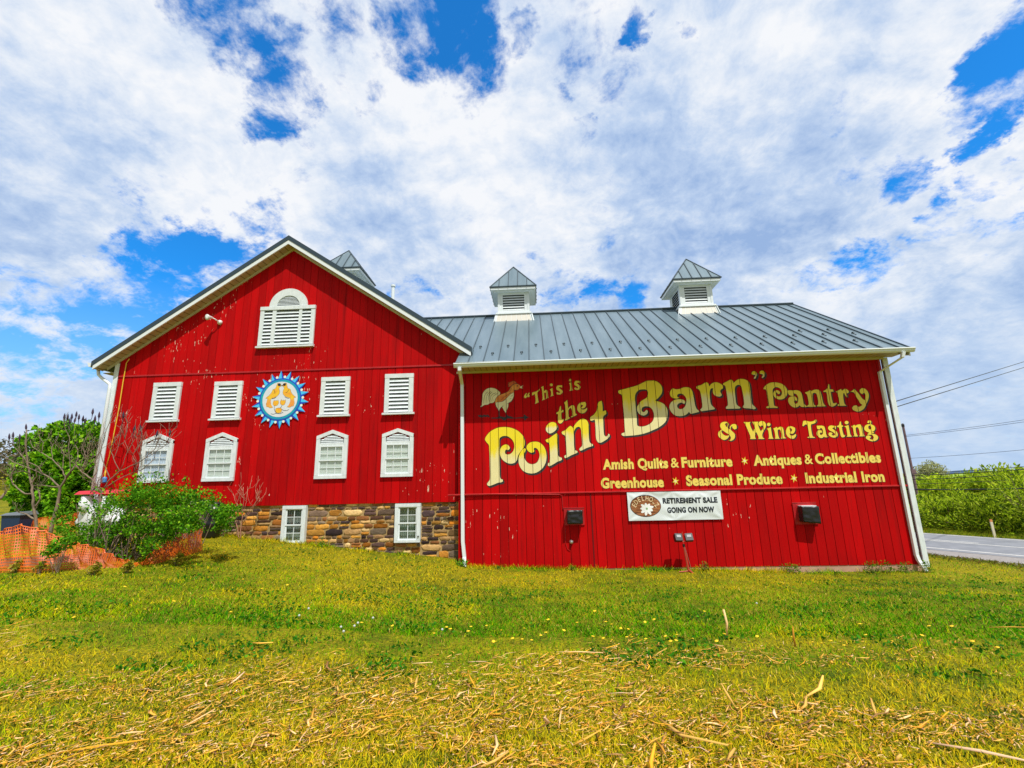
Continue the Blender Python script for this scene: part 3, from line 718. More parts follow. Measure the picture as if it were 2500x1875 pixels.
# ------------------------------------------------------------------ sign barn
SYW = 12.0; BX0, BX1 = -2.065, 9.12; ZS = 1.395
sb = thing('sign_barn', 'long low red barn painted with big yellow lettering, grey metal roof above', 'barn', (3.6, SYW, 0))
GP, GO = .2222, -1.884
gxs = [GO+GP*i for i in range(-1, 60) if BX0+.03 < GO+GP*i < 9.03]
mbA = MB(); mbB = MB(); ed = [BX0]+gxs+[9.06]
for a, b in zip(ed[:-1], ed[1:]):
    ea = a+(.006 if a in gxs else 0); eb = b-(.006 if b in gxs else 0); dj = random.uniform(-.001, .001)
    mbA.box(ea, eb, SYW+dj, SYW+.03, ZS, 4.75)
    mbB.box(ea, eb, SYW+.008+dj, SYW+.03, -.447, ZS-.001)
obj('upper_siding', mbA, M['red'], sb); obj('lower_siding', mbB, M['red'], sb)
m_ = MB(); m_.box(BX0, BX1, SYW+.0305, SYW+.12, -.46, 4.75); obj('wall_core', m_, M['red_dark'], sb)
m_ = MB(); m_.hull8([(BX0-.28, SYW-.03, ZS-.012), (BX1+.13, SYW-.03, ZS-.012), (BX1+.13, SYW-.03, ZS+.012), (BX0-.28, SYW-.03, ZS+.012)], [(BX0-.28, SYW-.0025, ZS-.02), (BX1+.13, SYW-.0025, ZS-.02), (BX1+.13, SYW-.0025, ZS+.025), (BX0-.28, SYW-.0025, ZS+.025)])
obj('drip_edge', m_, M['red_trim'], sb)
m_ = MB(); m_.box(1.338, 1.349, SYW-.004, SYW+.0075, -.44, ZS-.03); m_.box(1.36, 1.366, SYW-.001, SYW+.0075, -.44, ZS-.03); obj('panel_seam', m_, M['red_dark'], sb)
m_ = MB(); m_.box(9.062, 9.118, SYW-.005, SYW+.03, -.44, 4.7); obj('edge_board', m_, M['red_trim'], sb)
m_ = MB(); m_.box(9.165, 9.285, SYW-.045, SYW-.015, -.5, 4.68); m_.box(9.255, 9.285, SYW-.0149, SYW+.16, -.5, 4.68); obj('corner_board', m_, M['white'], sb)
m_ = MB(); m_.box(BX0-.0, BX1+.13, SYW+.02, SYW+.3, -1.0, -.449); fnd = obj('concrete_foundation', m_, M['concrete'], sb)
EY, EZ, RY, RZ = 11.4, 4.765, 15.9, 7.765; SP = (RZ-EZ)/(RY-EY)
m_ = MB(); m_.box(9.13, 9.25, SYW+.17, 19.8, -.9, 4.72); m_.add([(9.13, 12.1, 4.72), (9.13, 19.7, 4.72), (9.13, RY, RZ-.25), (9.25, 12.1, 4.72), (9.25, 19.7, 4.72), (9.25, RY, RZ-.25)], [(0, 1, 2), (5, 4, 3), (0, 3, 4, 1), (1, 4, 5, 2), (2, 5, 3, 0)])
m_.box(BX0, 9.13, 19.7, 19.8, -.9, 4.72); obj('side_wall', m_, M['red'], sb)
def rz_(y): return EZ+SP*(y-EY)
m_ = MB(); T0 = .07; XE = 9.46; XV = -5.3; YC = 12.45
P = [(BX0-.01, EY), (XE, EY), (XE, RY), (XV, RY), (XV, YC), (BX0-.01, YC)]
n = len(P); m_.add([(x, y, rz_(y)) for x, y in P]+[(x, y, rz_(y)-T0) for x, y in P], [tuple(range(n)), tuple(range(2*n-1, n-1, -1))]+[(i, i+n, (i+1) % n+n, (i+1) % n) for i in range(n)])
Y2 = 2*RY-EY
m_.hull8([(XV, RY, RZ), (XE, RY, RZ), (XE, RY, RZ-T0), (XV, RY, RZ-T0)][::-1], [(XV, Y2, EZ), (XE, Y2, EZ), (XE, Y2, EZ-T0), (XV, Y2, EZ-T0)][::-1])
sroof = obj('roof', m_, M['roof'], sb)
m_ = MB(); x = BX0+.33; seams = []
while x < XE-.1: seams.append(x); x += .4055
for x in seams+[BX0-.405*k+.33-.405 for k in range(0, 8)]:
    ya = EY+.01 if x > BX0 else YC+.01
    za = rz_(ya); zb = rz_(RY)
    m_.hull8([(x-.013, ya, za+.001), (x+.013, ya, za+.001), (x+.009, ya, za+.04), (x-.009, ya, za+.04)], [(x-.013, RY, zb+.001), (x+.013, RY, zb+.001), (x+.009, RY, zb+.04), (x-.009, RY, zb+.04)])
obj('standing_seam', m_, M['seam'], sroof)
m_ = MB(); m_.tube([(XV, RY, RZ+.03), (XE, RY, RZ+.03)], .05, 6)
m_.hull8([(XE-.01, EY, EZ+.03), (XE+.02, EY, EZ+.03), (XE+.02, EY, EZ-.09), (XE-.01, EY, EZ-.09)], [(XE-.01, RY, RZ+.03), (XE+.02, RY, RZ+.03), (XE+.02, RY, RZ-.09), (XE-.01, RY, RZ-.09)])
obj('ridge_cap', m_, M['roof_edge'], sroof)
g0 = None                                               # snow guards: one on every panel, in two staggered rows
def guard_mb(x, y):
    z = rz_(y); b = MB(); up = Vector((0, 1, SP)).normalized(); nrm = Vector((0, -SP, 1)).normalized(); o = Vector((x, y, z))
    b.hull8([o+Vector((-.042, 0, 0))+nrm*.002, o+Vector((.042, 0, 0))+nrm*.002, o+Vector((.03, 0, 0))+nrm*.042, o+Vector((-.03, 0, 0))+nrm*.042], [p_+up*.012 for p_ in (o+Vector((-.042, 0, 0))+nrm*.002, o+Vector((.042, 0, 0))+nrm*.002, o+Vector((.03, 0, 0))+nrm*.042, o+Vector((-.03, 0, 0))+nrm*.042)])
    b.hull8([o+Vector((-.012, 0, 0))+nrm*.002, o+Vector((.012, 0, 0))+nrm*.002, o+Vector((.012, 0, 0))+nrm*.045, o+Vector((-.012, 0, 0))+nrm*.045], [o+Vector((-.012, 0, 0))+nrm*.002-up*.09, o+Vector((.012, 0, 0))+nrm*.002-up*.09, o+Vector((.012, 0, 0))+nrm*.008-up*.09, o+Vector((-.012, 0, 0))+nrm*.008-up*.09])
    b.lathe([(.022, 0), (.022, .012)], o+nrm*.003-up*.12, nrm, 8)
    return b
spots = []
for i, x in enumerate(seams):
    if x+.2 > XE-.1: continue
    spots.append((x+.2, 12.05 if i % 2 else 12.62))
spots += [(seams[-3]+.2, 13.0), (seams[-5]+.2, 13.0), (seams[-1]-.2+.4, 12.3)][:2]
for i, (x, y) in enumerate(spots):
    if g0 is None: g0 = obj('snow_guard', guard_mb(x, y), M['seam'], sb); gp = (x, y)
    else:
        c = g0.copy(); COL.objects.link(c); c.parent = sb; c.location = (x-gp[0], y-gp[1], rz_(y)-rz_(gp[1]))
# gutter, soffit, trim, downspouts
def gut(x0, x1, m_, y=EY, z=EZ):
    A_ = [(y-.03, z-.01), (y-.13, z-.005), (y-.135, z-.03), (y-.115, z-.05), (y-.105, z-.085), (y-.075, z-.115), (y-.03, z-.115)]
    n = len(A_); m_.add([(x0, a, b) for a, b in A_]+[(x1, a, b) for a, b in A_], [tuple(range(n)), tuple(range(2*n-1, n-1, -1))]+[(i, i+n, (i+1) % n+n, (i+1) % n) for i in range(n)])
m_ = MB(); gut(BX0-.02, XE+.02, m_); obj('gutter', m_, M['vinyl'], sb)
m_ = MB(); m_.hull8([(BX0+.45, EY-.14, EZ+.005), (BX0+.06, EY-.14, EZ+.005), (BX0+.16, EY+.05, EZ+.06), (BX0+1.3, EY+.05, EZ+.06)], [(BX0+1.5, EY-.13, EZ+.0), (BX0+.05, EY-.13, EZ+.0), (BX0+.16, EY+.06, EZ+.05), (BX0+1.3, EY+.06, EZ+.05)]); obj('gutter_splash_guard', m_, M['vinyl'], sb)
m_ = MB(); m_.box(BX0-.0, XE-.02, EY-.02, SYW+.0, 4.695, 4.715); obj('soffit', m_, M['soffit'], sb)
m_ = MB(); m_.box(BX0-.06, 9.2, SYW-.05, SYW-.0025, 4.64, 4.694); obj('frieze_board', m_, M['cream'], sb)
m_ = MB(); m_.hull8([(XE-.06, EY, EZ-.08), (XE-.03, EY, EZ-.08), (XE-.03, EY, EZ-.2), (XE-.06, EY, EZ-.2)], [(XE-.06, RY, RZ-.08), (XE-.03, RY, RZ-.08), (XE-.03, RY, RZ-.2), (XE-.06, RY, RZ-.2)]); obj('rake_board', m_, M['vinyl'], sb)
m_ = MB(); m_.hull8([(9.25, EY, EZ-.19), (XE-.06, EY, EZ-.19), (XE-.06, EY, EZ-.17), (9.25, EY, EZ-.17)], [(9.25, RY, RZ-.19), (XE-.06, RY, RZ-.19), (XE-.06, RY, RZ-.17), (9.25, RY, RZ-.17)]); obj('rake_soffit', m_, M['soffit'], sb)
def spout(pts, w, d):
    b = MB(); r = []
    for i, p_ in enumerate(pts):
        p_ = Vector(p_); r.append([p_+Vector((-w, -d, 0)), p_+Vector((w, -d, 0)), p_+Vector((w, d, 0)), p_+Vector((-w, d, 0))])
    for a, c in zip(r[:-1], r[1:]): b.hull8(a, c)
    return b
obj('downspout', spout([(-1.93, EY-.08, 4.65), (-1.93, EY-.08, 4.56), (-1.965, SYW-.05, 4.32), (-1.94, SYW-.05, .25), (-1.9, SYW-.05, -.12), (-1.88, SYW-.16, -.33)], .042, .035), M['vinyl'], sb)
obj('downspout', spout([(9.20, EY-.08, 4.65), (9.17, EY-.06, 4.52), (9.025, SYW-.045, 4.30), (9.025, SYW-.045, -.22), (9.04, SYW-.06, -.34), (9.08, SYW-.16, -.56)], .036, .035), M['vinyl'], sb)
cupola(sb, -.65, RY, RZ); cupola(sb, 5.85, RY, RZ)
m_ = MB(); m_.lathe([(.05, 0), (.05, .03), (.035, .05), (.03, .09), (.0, .1)], (.804, SYW+.006, .192), (0, -1, 0), 14); obj('wall_spigot', m_, M['steel'], sb)
m_ = MB(); m_.tube([(BX0-.25, SYW-.06, ZS+.012), (-1.2, SYW-.05, ZS+.01), (.55, SYW-.03, ZS-.04), (.62, SYW-.012, ZS-.07), (.63, SYW-.008, .98)], .011, 6); m_.tube([(.66, SYW-.006, .62), (.66, SYW-.006, .15), (.7, SYW-.006, .02), (.76, SYW-.006, -.02)], .008, 5); obj('conduit', m_, M['red_trim'], sb)

# ------------------------------------------------------------------ painted lettering (shapes in wall millimetres)
LET = {
  'Point': [[[-1357,2830,-1334,2891,-1288,2951,-1220,3022,-1117,3081,-1004,3123,-891,3136,-779,3133,-666,3113,-555,3071,-445,3000,-352,2897,-311,2791,-302,2702,-321,2603,-373,2532,-459,2419,-500,2333,-519,2257,-575,2193,-664,2168,-753,2181,-840,2226,-917,2299,-959,2399,-963,2498,-940,2586,-877,2650,-799,2673,-743,2652,-705,2602,-706,2557,-746,2525,-790,2538,-824,2511,-825,2439,-770,2407,-692,2420,-624,2478,-583,2576,-581,2665,-602,2743,-650,2811,-716,2868,-794,2898,-884,2895,-952,2858,-975,2808,-977,2719,-980,2498,-981,2279,-978,2061,-974,1845,-947,1780,-898,1763,-899,1714,-949,1694,-1026,1685,-1136,1644,-1247,1609,-1302,1627,-1312,1670,-1273,1722,-1239,1775,-1232,1904,-1235,2176,-1238,2395,-1247,2571,-1257,2671,-1313,2739,-1351,2796]],[[-306,2558,-356,2537,-414,2462,-461,2364,-476,2267,-471,2168,-435,2070,-371,1982,-285,1932,-198,1908,-110,1903,0,1930,101,1993,180,2077,240,2195,261,2325,250,2467,210,2578,136,2668,49,2715,-51,2726,-152,2709,-231,2650,-258,2579,-241,2513,-192,2462,-127,2438,-76,2453,-56,2486,-68,2530,-54,2565,-1,2556,52,2494,80,2395,67,2297,20,2200,-47,2153,-125,2139,-212,2162,-282,2229,-324,2317,-321,2427,-291,2481,-279,2536]],[[269,3046,297,3140,370,3209,454,3233,535,3204,574,3132,565,3061,503,2992,430,2947,359,2935,296,2974]],[[252,2746,271,2775,354,2808,451,2876,559,2940,572,2908,567,2708,569,2475,569,2348,602,2307,659,2288,660,2242,621,2215,539,2188,444,2133,326,2078,286,2102,294,2148,336,2187,352,2307,353,2481,348,2644,326,2691,280,2704]],[[683,2946,702,2975,786,3008,859,3077,920,3122,966,3091,993,3049,1039,3142,1126,3235,1223,3297,1294,3295,1362,3252,1398,3168,1396,3038,1392,2862,1400,2698,1432,2645,1488,2614,1486,2574,1427,2558,1321,2526,1214,2476,1143,2455,1122,2496,1147,2530,1196,2575,1210,2633,1211,2750,1206,2867,1201,2996,1176,3068,1130,3087,1064,3059,1006,2954,999,2814,993,2581,1005,2476,1073,2451,1077,2416,1024,2389,917,2351,810,2296,740,2275,724,2310,737,2344,773,2366,781,2528,774,2761,767,2867,710,2898]],[[1450,3303,1473,3344,1558,3401,1634,3494,1656,3565,1681,3685,1720,3744,1787,3768,1795,3718,1801,3621,1798,3477,1846,3500,1893,3498,1888,3415,1801,3340,1794,3204,1788,2968,1798,2851,1836,2809,1872,2825,1899,2883,1939,2864,1929,2812,1879,2755,1782,2694,1699,2655,1630,2663,1588,2728,1576,2822,1581,3009,1580,3174,1574,3269,1490,3242,1450,3255]]],
  'the': [[[558,3473,583,3490,632,3524,666,3632,685,3661,696,3637,697,3516,728,3546,761,3545,749,3497,701,3474,695,3355,705,3295,747,3311,751,3270,701,3206,653,3189,612,3214,603,3274,609,3417,605,3447,563,3448]],[[778,3743,834,3784,871,3819,877,3746,884,3589,934,3636,994,3670,1041,3657,1064,3596,1072,3451,1107,3432,1099,3403,1027,3369,960,3341,956,3371,987,3394,983,3550,950,3605,906,3564,886,3517,890,3349,922,3348,912,3319,834,3279,786,3269,788,3304,812,3327,814,3495,806,3700]],[[1127,3594,1155,3677,1217,3730,1283,3743,1348,3750,1369,3695,1347,3617,1286,3577,1238,3578,1228,3603,1258,3614,1284,3655,1256,3680,1225,3651,1215,3591,1243,3554,1307,3546,1356,3569,1387,3592,1384,3538,1327,3468,1255,3443,1185,3466,1135,3521]]],
  'Barn': [[[2242,3994,2260,4031,2324,4051,2442,4074,2549,4103,2655,4127,2773,4161,2893,4216,3013,4267,3118,4274,3232,4265,3322,4218,3388,4135,3409,4026,3384,3919,3319,3836,3240,3763,3196,3733,3226,3716,3316,3686,3405,3636,3460,3565,3492,3469,3487,3353,3461,3249,3412,3156,3323,3075,3203,3000,3076,2947,2938,2894,2781,2851,2595,2825,2420,2815,2296,2813,2247,2845,2256,2886,2324,2905,2338,2936,2345,3124,2349,3387,2343,3653,2336,3846,2320,3921,2265,3950],[2879,4044,2972,4035,3016,4001,3025,3942,3003,3846,2952,3794,2854,3743,2788,3692,2763,3645,2717,3588,2701,3514,2716,3439,2762,3375,2832,3341,2905,3349,2960,3390,2980,3442,2967,3479,2936,3480,2902,3444,2865,3430,2826,3457,2826,3521,2860,3562,2935,3583,3026,3568,3093,3502,3130,3395,3125,3280,3086,3186,3008,3115,2902,3066,2797,3046,2716,3056,2673,3094,2676,3272,2673,3483,2672,3674,2670,3803,2691,3910,2738,3983,2805,4030]],[[3599,3908,3623,3979,3681,4038,3766,4017,3860,4020,3969,4059,4074,4061,4141,4035,4186,3961,4202,3840,4213,3720,4225,3564,4255,3469,4302,3420,4298,3390,4234,3375,4104,3349,4066,3368,4047,3404,3989,3346,3893,3302,3777,3294,3676,3320,3602,3393,3558,3478,3554,3561,3591,3644,3667,3713,3763,3746,3867,3743,3946,3716,3976,3667,3960,3626,3920,3627,3882,3653,3811,3637,3762,3591,3760,3531,3807,3482,3877,3486,3951,3537,3995,3631,4012,3738,3990,3811,3939,3872,3883,3896,3824,3888,3785,3853,3792,3805,3837,3786,3765,3764,3663,3785,3615,3835]],[[4300,4054,4333,4089,4440,4110,4539,4167,4603,4171,4634,4133,4643,4060,4697,4125,4783,4168,4875,4162,4962,4116,5007,4054,4996,4006,4933,3966,4915,3913,4940,3828,4913,3793,4854,3783,4777,3809,4726,3871,4724,3955,4741,4003,4708,4016,4663,3981,4637,3898,4627,3707,4636,3587,4675,3527,4721,3478,4706,3449,4631,3439,4480,3420,4363,3406,4339,3448,4384,3488,4406,3535,4411,3690,4404,3833,4393,3942,4358,3997,4314,4019]],[[5003,4121,5035,4144,5121,4184,5225,4228,5267,4197,5288,4135,5353,4194,5428,4234,5521,4240,5610,4215,5673,4165,5694,4068,5691,3912,5686,3697,5690,3555,5745,3494,5772,3440,5724,3421,5624,3441,5501,3454,5435,3474,5445,3509,5484,3549,5493,3703,5487,3882,5472,4039,5431,4079,5374,4078,5316,4032,5294,3949,5286,3745,5288,3579,5326,3519,5379,3481,5363,3447,5238,3448,5101,3449,5010,3451,4998,3493,5054,3533,5072,3586,5076,3764,5070,3956,5060,4065,5017,4090]],[[5781,4379,5804,4421,5859,4440,5907,4411,5922,4350,5895,4278,5854,4231,5826,4238,5843,4280,5871,4315,5857,4340,5811,4344]],[[5991,4390,6013,4432,6068,4448,6116,4422,6131,4361,6104,4295,6058,4248,6030,4255,6053,4297,6075,4333,6054,4352,6009,4359]]],
  'Pantry': [[[6038,3964,6071,4012,6117,4052,6217,4105,6339,4118,6457,4097,6556,4045,6622,3952,6634,3854,6600,3758,6530,3684,6433,3655,6343,3676,6279,3740,6267,3810,6299,3879,6363,3907,6426,3881,6442,3832,6414,3798,6383,3813,6355,3849,6329,3808,6348,3759,6405,3736,6470,3776,6495,3858,6473,3935,6413,3979,6348,3989,6290,3956,6261,3894,6249,3713,6242,3521,6263,3486,6333,3463,6322,3436,6191,3442,6072,3437,6034,3451,6051,3478,6099,3491,6105,3539,6104,3718,6102,3899,6087,3937,6048,3943]],[[6646,3888,6692,3891,6784,3884,6877,3887,6952,3857,6988,3787,6995,3662,7013,3524,7068,3454,7052,3437,6928,3445,6889,3487,6837,3447,6756,3432,6671,3480,6624,3564,6623,3646,6665,3707,6748,3732,6824,3709,6853,3639,6841,3605,6805,3627,6759,3587,6784,3531,6838,3543,6877,3625,6883,3707,6849,3784,6792,3807,6769,3780,6794,3758,6736,3739,6662,3776,6645,3839]],[[7079,3825,7148,3844,7227,3883,7249,3854,7326,3887,7405,3887,7465,3847,7483,3715,7493,3537,7538,3453,7523,3440,7321,3443,7325,3466,7363,3500,7376,3623,7361,3775,7313,3804,7263,3778,7243,3654,7252,3503,7298,3460,7281,3438,7073,3444,7076,3467,7122,3507,7130,3644,7117,3769,7088,3797]],[[7542,3838,7600,3871,7661,3917,7705,4027,7723,4019,7715,3888,7799,3878,7802,3822,7730,3818,7726,3639,7738,3515,7783,3514,7825,3526,7826,3499,7765,3446,7684,3428,7627,3478,7615,3601,7623,3766,7612,3819,7546,3821]],[[7855,3821,7924,3846,7997,3885,8021,3836,8102,3886,8173,3845,8187,3789,8119,3757,8130,3674,8103,3668,8074,3724,8064,3779,8033,3753,8018,3630,8021,3493,8059,3451,8044,3440,7843,3444,7841,3471,7885,3497,7903,3606,7894,3744,7872,3806]],[[8224,3802,8290,3841,8343,3881,8366,3825,8418,3754,8466,3657,8507,3594,8554,3572,8576,3653,8584,3735,8550,3764,8505,3731,8462,3780,8467,3842,8534,3888,8608,3865,8659,3788,8667,3691,8637,3596,8561,3462,8489,3356,8387,3291,8295,3281,8212,3324,8196,3378,8244,3431,8310,3440,8349,3401,8409,3413,8462,3452,8428,3480,8403,3522,8387,3577,8349,3660,8325,3743,8295,3793]]],
  'Wine': [[[4728,2796,4750,2856,4804,2895,4836,2914,4805,2986,4824,3067,4889,3106,4969,3109,5015,3082,5020,3021,4990,2961,5015,2919,5039,2909,5052,2979,5098,3029,5160,3047,5216,3025,5235,2974,5203,2919,5152,2905,5113,2947,5113,2993,5082,2978,5060,2918,5079,2877,5140,2805,5152,2744,5122,2664,5047,2616,4969,2618,5022,2647,5039,2707,5015,2758,4991,2718,4935,2664,4853,2641,4779,2684,4736,2735],[4932,3049,4966,3083,4993,3062,4982,2971,4954,2987],[4817,2879,4853,2888,4925,2831,5003,2778,4975,2749,4897,2756,4834,2813]],[[5412,3086,5443,3092,5521,3083,5591,3091,5565,3046,5581,2944,5621,2832,5668,2931,5660,3013,5630,3090,5709,3088,5783,3090,5767,3040,5779,2949,5813,2837,5870,2895,5890,2966,5864,2997,5830,2962,5786,2999,5783,3050,5818,3089,5879,3103,5944,3076,5969,3004,5943,2924,5882,2835,5841,2755,5842,2685,5881,2649,5865,2639,5718,2643,5736,2668,5730,2728,5694,2830,5659,2750,5655,2680,5675,2644,5513,2646,5531,2668,5533,2723,5507,2825,5466,2968,5437,3050]],[[6083,3009,6074,2988,6056,2973,6032,2968,6011,2974,5996,2990,5993,3011,6002,3032,6021,3047,6044,3052,6066,3046,6080,3030]],[[5974,2898,6083,2940,6080,2849,6087,2688,6105,2648,6099,2638,5973,2641,5995,2666,6007,2751,6003,2862]],[[6136,2898,6230,2941,6245,2910,6319,2943,6374,2922,6392,2841,6389,2690,6422,2644,6411,2640,6284,2638,6314,2672,6323,2772,6308,2868,6265,2874,6241,2845,6238,2724,6249,2664,6264,2636,6138,2637,6157,2667,6163,2777,6151,2867]],[[6445,2819,6478,2899,6544,2947,6621,2940,6684,2903,6678,2833,6624,2764,6555,2754,6523,2772,6539,2716,6596,2705,6659,2738,6689,2742,6677,2692,6624,2634,6555,2628,6483,2668,6445,2739],[6535,2882,6576,2901,6605,2865,6588,2815,6548,2811,6563,2846]]],
  'Tasting': [[[6877,2953,6904,3039,6929,3077,7003,3075,7083,3053,7168,3065,7240,3106,7248,3068,7217,3021,7148,2994,7099,2976,7085,2890,7083,2756,7097,2675,7144,2650,7133,2636,6962,2638,6956,2655,6996,2673,7005,2730,7005,2854,6997,2979,6951,2980,6898,2938]],[[7228,2943,7297,2943,7371,2941,7421,2909,7433,2813,7438,2699,7471,2651,7451,2639,7387,2644,7372,2663,7330,2631,7274,2628,7225,2667,7202,2725,7217,2791,7259,2823,7315,2824,7343,2797,7341,2754,7315,2767,7285,2751,7283,2713,7318,2702,7355,2739,7369,2815,7346,2873,7306,2884,7311,2855,7272,2847,7231,2876]],[[7507,2869,7534,2920,7593,2941,7664,2926,7714,2920,7692,2844,7673,2840,7658,2893,7608,2866,7655,2817,7703,2777,7720,2710,7696,2654,7632,2628,7561,2639,7503,2678,7493,2726,7526,2763,7589,2752,7593,2723,7563,2705,7604,2680,7648,2693,7650,2731,7594,2780,7534,2811]],[[7732,2920,7787,2947,7831,3041,7852,3031,7850,2935,7895,2929,7890,2901,7853,2897,7851,2783,7863,2688,7908,2686,7893,2654,7834,2627,7792,2652,7783,2756,7781,2880,7734,2902]],[[8038,3002,8028,2980,8008,2964,7983,2959,7960,2966,7945,2982,7943,3004,7953,3026,7973,3042,7998,3047,8021,3040,8036,3024]],[[7909,2905,8026,2940,8026,2864,8030,2702,8057,2649,8047,2640,7928,2640,7952,2676,7956,2780,7950,2875]],[[8083,2900,8173,2940,8191,2916,8275,2947,8336,2931,8355,2854,8352,2712,8373,2650,8357,2641,8239,2641,8259,2677,8265,2790,8251,2867,8217,2877,8189,2849,8182,2736,8205,2655,8193,2641,8084,2644,8107,2671,8114,2766,8105,2871]],[[8398,2844,8433,2909,8494,2941,8560,2953,8575,2986,8561,3006,8542,2978,8514,2974,8503,2993,8529,3035,8577,3044,8603,3009,8585,2962,8594,2938,8652,2903,8668,2836,8627,2771,8549,2745,8622,2742,8609,2719,8542,2707,8639,2685,8696,2627,8679,2562,8607,2517,8524,2510,8448,2540,8393,2588,8406,2635,8470,2662,8524,2632,8514,2599,8486,2595,8489,2567,8540,2547,8585,2592,8577,2649,8536,2674,8446,2676,8459,2700,8501,2727,8442,2757,8404,2796],[8503,2841,8513,2897,8548,2911,8574,2877,8568,2820,8529,2807]]],
  'This': [[[-284,3935,-268,3992,-224,4041,-204,4033,-226,3984,-206,3947,-228,3912,-263,3906]],[[-199,3961,-183,4011,-147,4053,-133,4038,-156,3996,-135,3966,-150,3931,-190,3932]],[[-68,3978,-63,4050,8,4069,79,4095,145,4154,128,4094,78,4045,87,3895,104,3781,54,3757,-2,3739,20,3783,24,3897,6,4012,-51,3978]],[[181,4185,246,4226,254,4075,304,4110,353,4086,361,3929,380,3900,295,3867,311,3916,309,4038,267,4039,259,4018,267,3868,281,3853,189,3825,212,3870,211,4048,201,4156]],[[503,4247,495,4225,475,4212,451,4213,431,4227,425,4249,433,4271,453,4284,478,4283,497,4269]],[[417,4120,489,4161,495,4053,502,3974,515,3953,423,3927,446,3969,446,4069]],[[594,4165,631,4221,702,4226,757,4224,748,4159,700,4183,657,4162,711,4118,758,4073,755,4023,690,3975,607,3981,588,4029,631,4042,657,4012,693,4032,667,4069,605,4107]],[[1017,4359,1009,4338,990,4326,968,4326,950,4340,945,4361,953,4382,971,4395,994,4394,1011,4380]],[[942,4275,1013,4309,1018,4179,1024,4107,1044,4085,939,4064,962,4109,967,4224]],[[1082,4278,1120,4334,1189,4334,1245,4322,1241,4258,1194,4288,1144,4268,1205,4223,1244,4179,1239,4129,1176,4085,1094,4098,1075,4141,1117,4154,1151,4125,1180,4145,1154,4182,1093,4220]]],
  'r_tail': [[[-1471,3702,-1435,3786,-1419,3943,-1404,4072,-1332,4170,-1218,4217,-1090,4203,-992,4145,-929,4071,-966,4000,-1052,3931,-1088,3847,-1138,3805,-1209,3801,-1280,3760,-1364,3755,-1435,3708]]],
  'r_body': [[[-1074,3832,-1023,3959,-937,4014,-823,4053,-709,4107,-636,4220,-564,4290,-479,4308,-395,4269,-382,4211,-454,4142,-539,4144,-555,4073,-564,3973,-616,3846,-716,3778,-829,3725,-914,3685,-958,3587,-972,3573,-1000,3616,-1055,3717]]],
  'r_belly': [[[-1011,3816,-884,3826,-770,3908,-655,4019,-562,4073,-571,3959,-630,3842,-730,3781,-886,3698,-943,3643,-972,3580,-1000,3631,-1048,3717,-1053,3803]],[[-886,3684,-815,3738,-716,3778,-725,3679,-769,3581,-791,3518,-832,3583]]],
  'r_comb': [[[-707,4237,-692,4272,-720,4295,-677,4315,-712,4338,-633,4364,-547,4390,-478,4330,-564,4304,-636,4249,-678,4236]]],
  'r_beak': [[[-396,4219,-339,4246,-296,4247,-339,4217,-305,4180,-369,4182]]],
  'r_vane': [[[-979,3588,-955,3587,-954,3418,-982,3418]],[[-794,3525,-771,3518,-775,3483,-709,3424,-793,3427]],[[-1185,3403,-1031,3403,-947,3431,-835,3407,-709,3431,-612,3400,-584,3379,-305,3396,-303,3469,-208,3396,-139,3380,-216,3361,-287,3293,-306,3359,-613,3358,-752,3363,-816,3315,-878,3331,-906,3367,-1171,3375]],[[-1550,3477,-1437,3477,-1374,3416,-1494,3422]],[[-1420,3481,-1339,3478,-1294,3425,-1353,3422]],[[-1322,3478,-1268,3480,-1227,3419,-1272,3420]]],
  'r_eye': [[[-442,4249,-447,4239,-459,4235,-471,4240,-476,4250,-470,4261,-458,4264,-446,4260]]],
  'r_line': [[[-1384,3784,-1374,3898,-1344,4025,-1272,4108,-1280,4114,-1351,4029,-1380,3899,-1387,3785]],[[-1313,3790,-1311,3896,-1281,4023,-1187,4119,-1194,4126,-1287,4027,-1316,3897,-1316,3790]],[[-1207,3823,-1250,3909,-1238,4007,-1145,4103,-1152,4110,-1245,4011,-1255,3909,-1210,3821]],[[-1164,3835,-1193,3936,-1147,4032,-1048,4070,-1051,4079,-1152,4038,-1198,3936,-1167,3834]],[[-1121,3863,-1148,3948,-1091,4001,-1005,4055,-1010,4063,-1095,4007,-1153,3949,-1125,3862]],[[-1010,3843,-910,3875,-823,3950,-723,4010,-623,4071,-628,4080,-727,4018,-827,3955,-912,3879,-1011,3846]],[[-982,3813,-868,3830,-781,3890,-787,3898,-871,3836,-983,3817]],[[-680,4090,-635,4146,-618,4203,-627,4206,-641,4149,-683,4093]],[[-641,3960,-611,3979,-588,3999,-595,4006,-615,3984,-643,3963]],[[-685,3889,-656,3894,-627,3906,-631,3915,-658,3901,-686,3893]]],
}

def smooth(loop, sub=4):
    P = [Vector((loop[i]/1000, loop[i+1]/1000)) for i in range(0, len(loop), 2)]; n = len(P); out = []
    corner = []
    for i in range(n):
        a = P[i]-P[i-1]; b = P[(i+1) % n]-P[i]
        corner.append(a.length < 1e-6 or b.length < 1e-6 or a.angle(b) > R_(62))
    for i in range(n):
        p1, p2 = P[i], P[(i+1) % n]; p0 = P[i-1]; p3 = P[(i+2) % n]
        m1 = (p2-p1) if corner[i] else (p2-p0)*.5; m2 = (p2-p1) if corner[(i+1) % n] else (p3-p1)*.5
        L_ = (p2-p1).length
        if m1.length > 1e-9: m1 = m1*min(1, 1.3*L_/m1.length)
        if m2.length > 1e-9: m2 = m2*min(1, 1.3*L_/m2.length)
        for k in range(sub):
            t = k/sub; t2, t3 = t*t, t*t*t
            out.append(p1*(2*t3-3*t2+1)+m1*(t3-2*t2+t)+p2*(-2*t3+3*t2)+m2*(t3-t2))
    return out
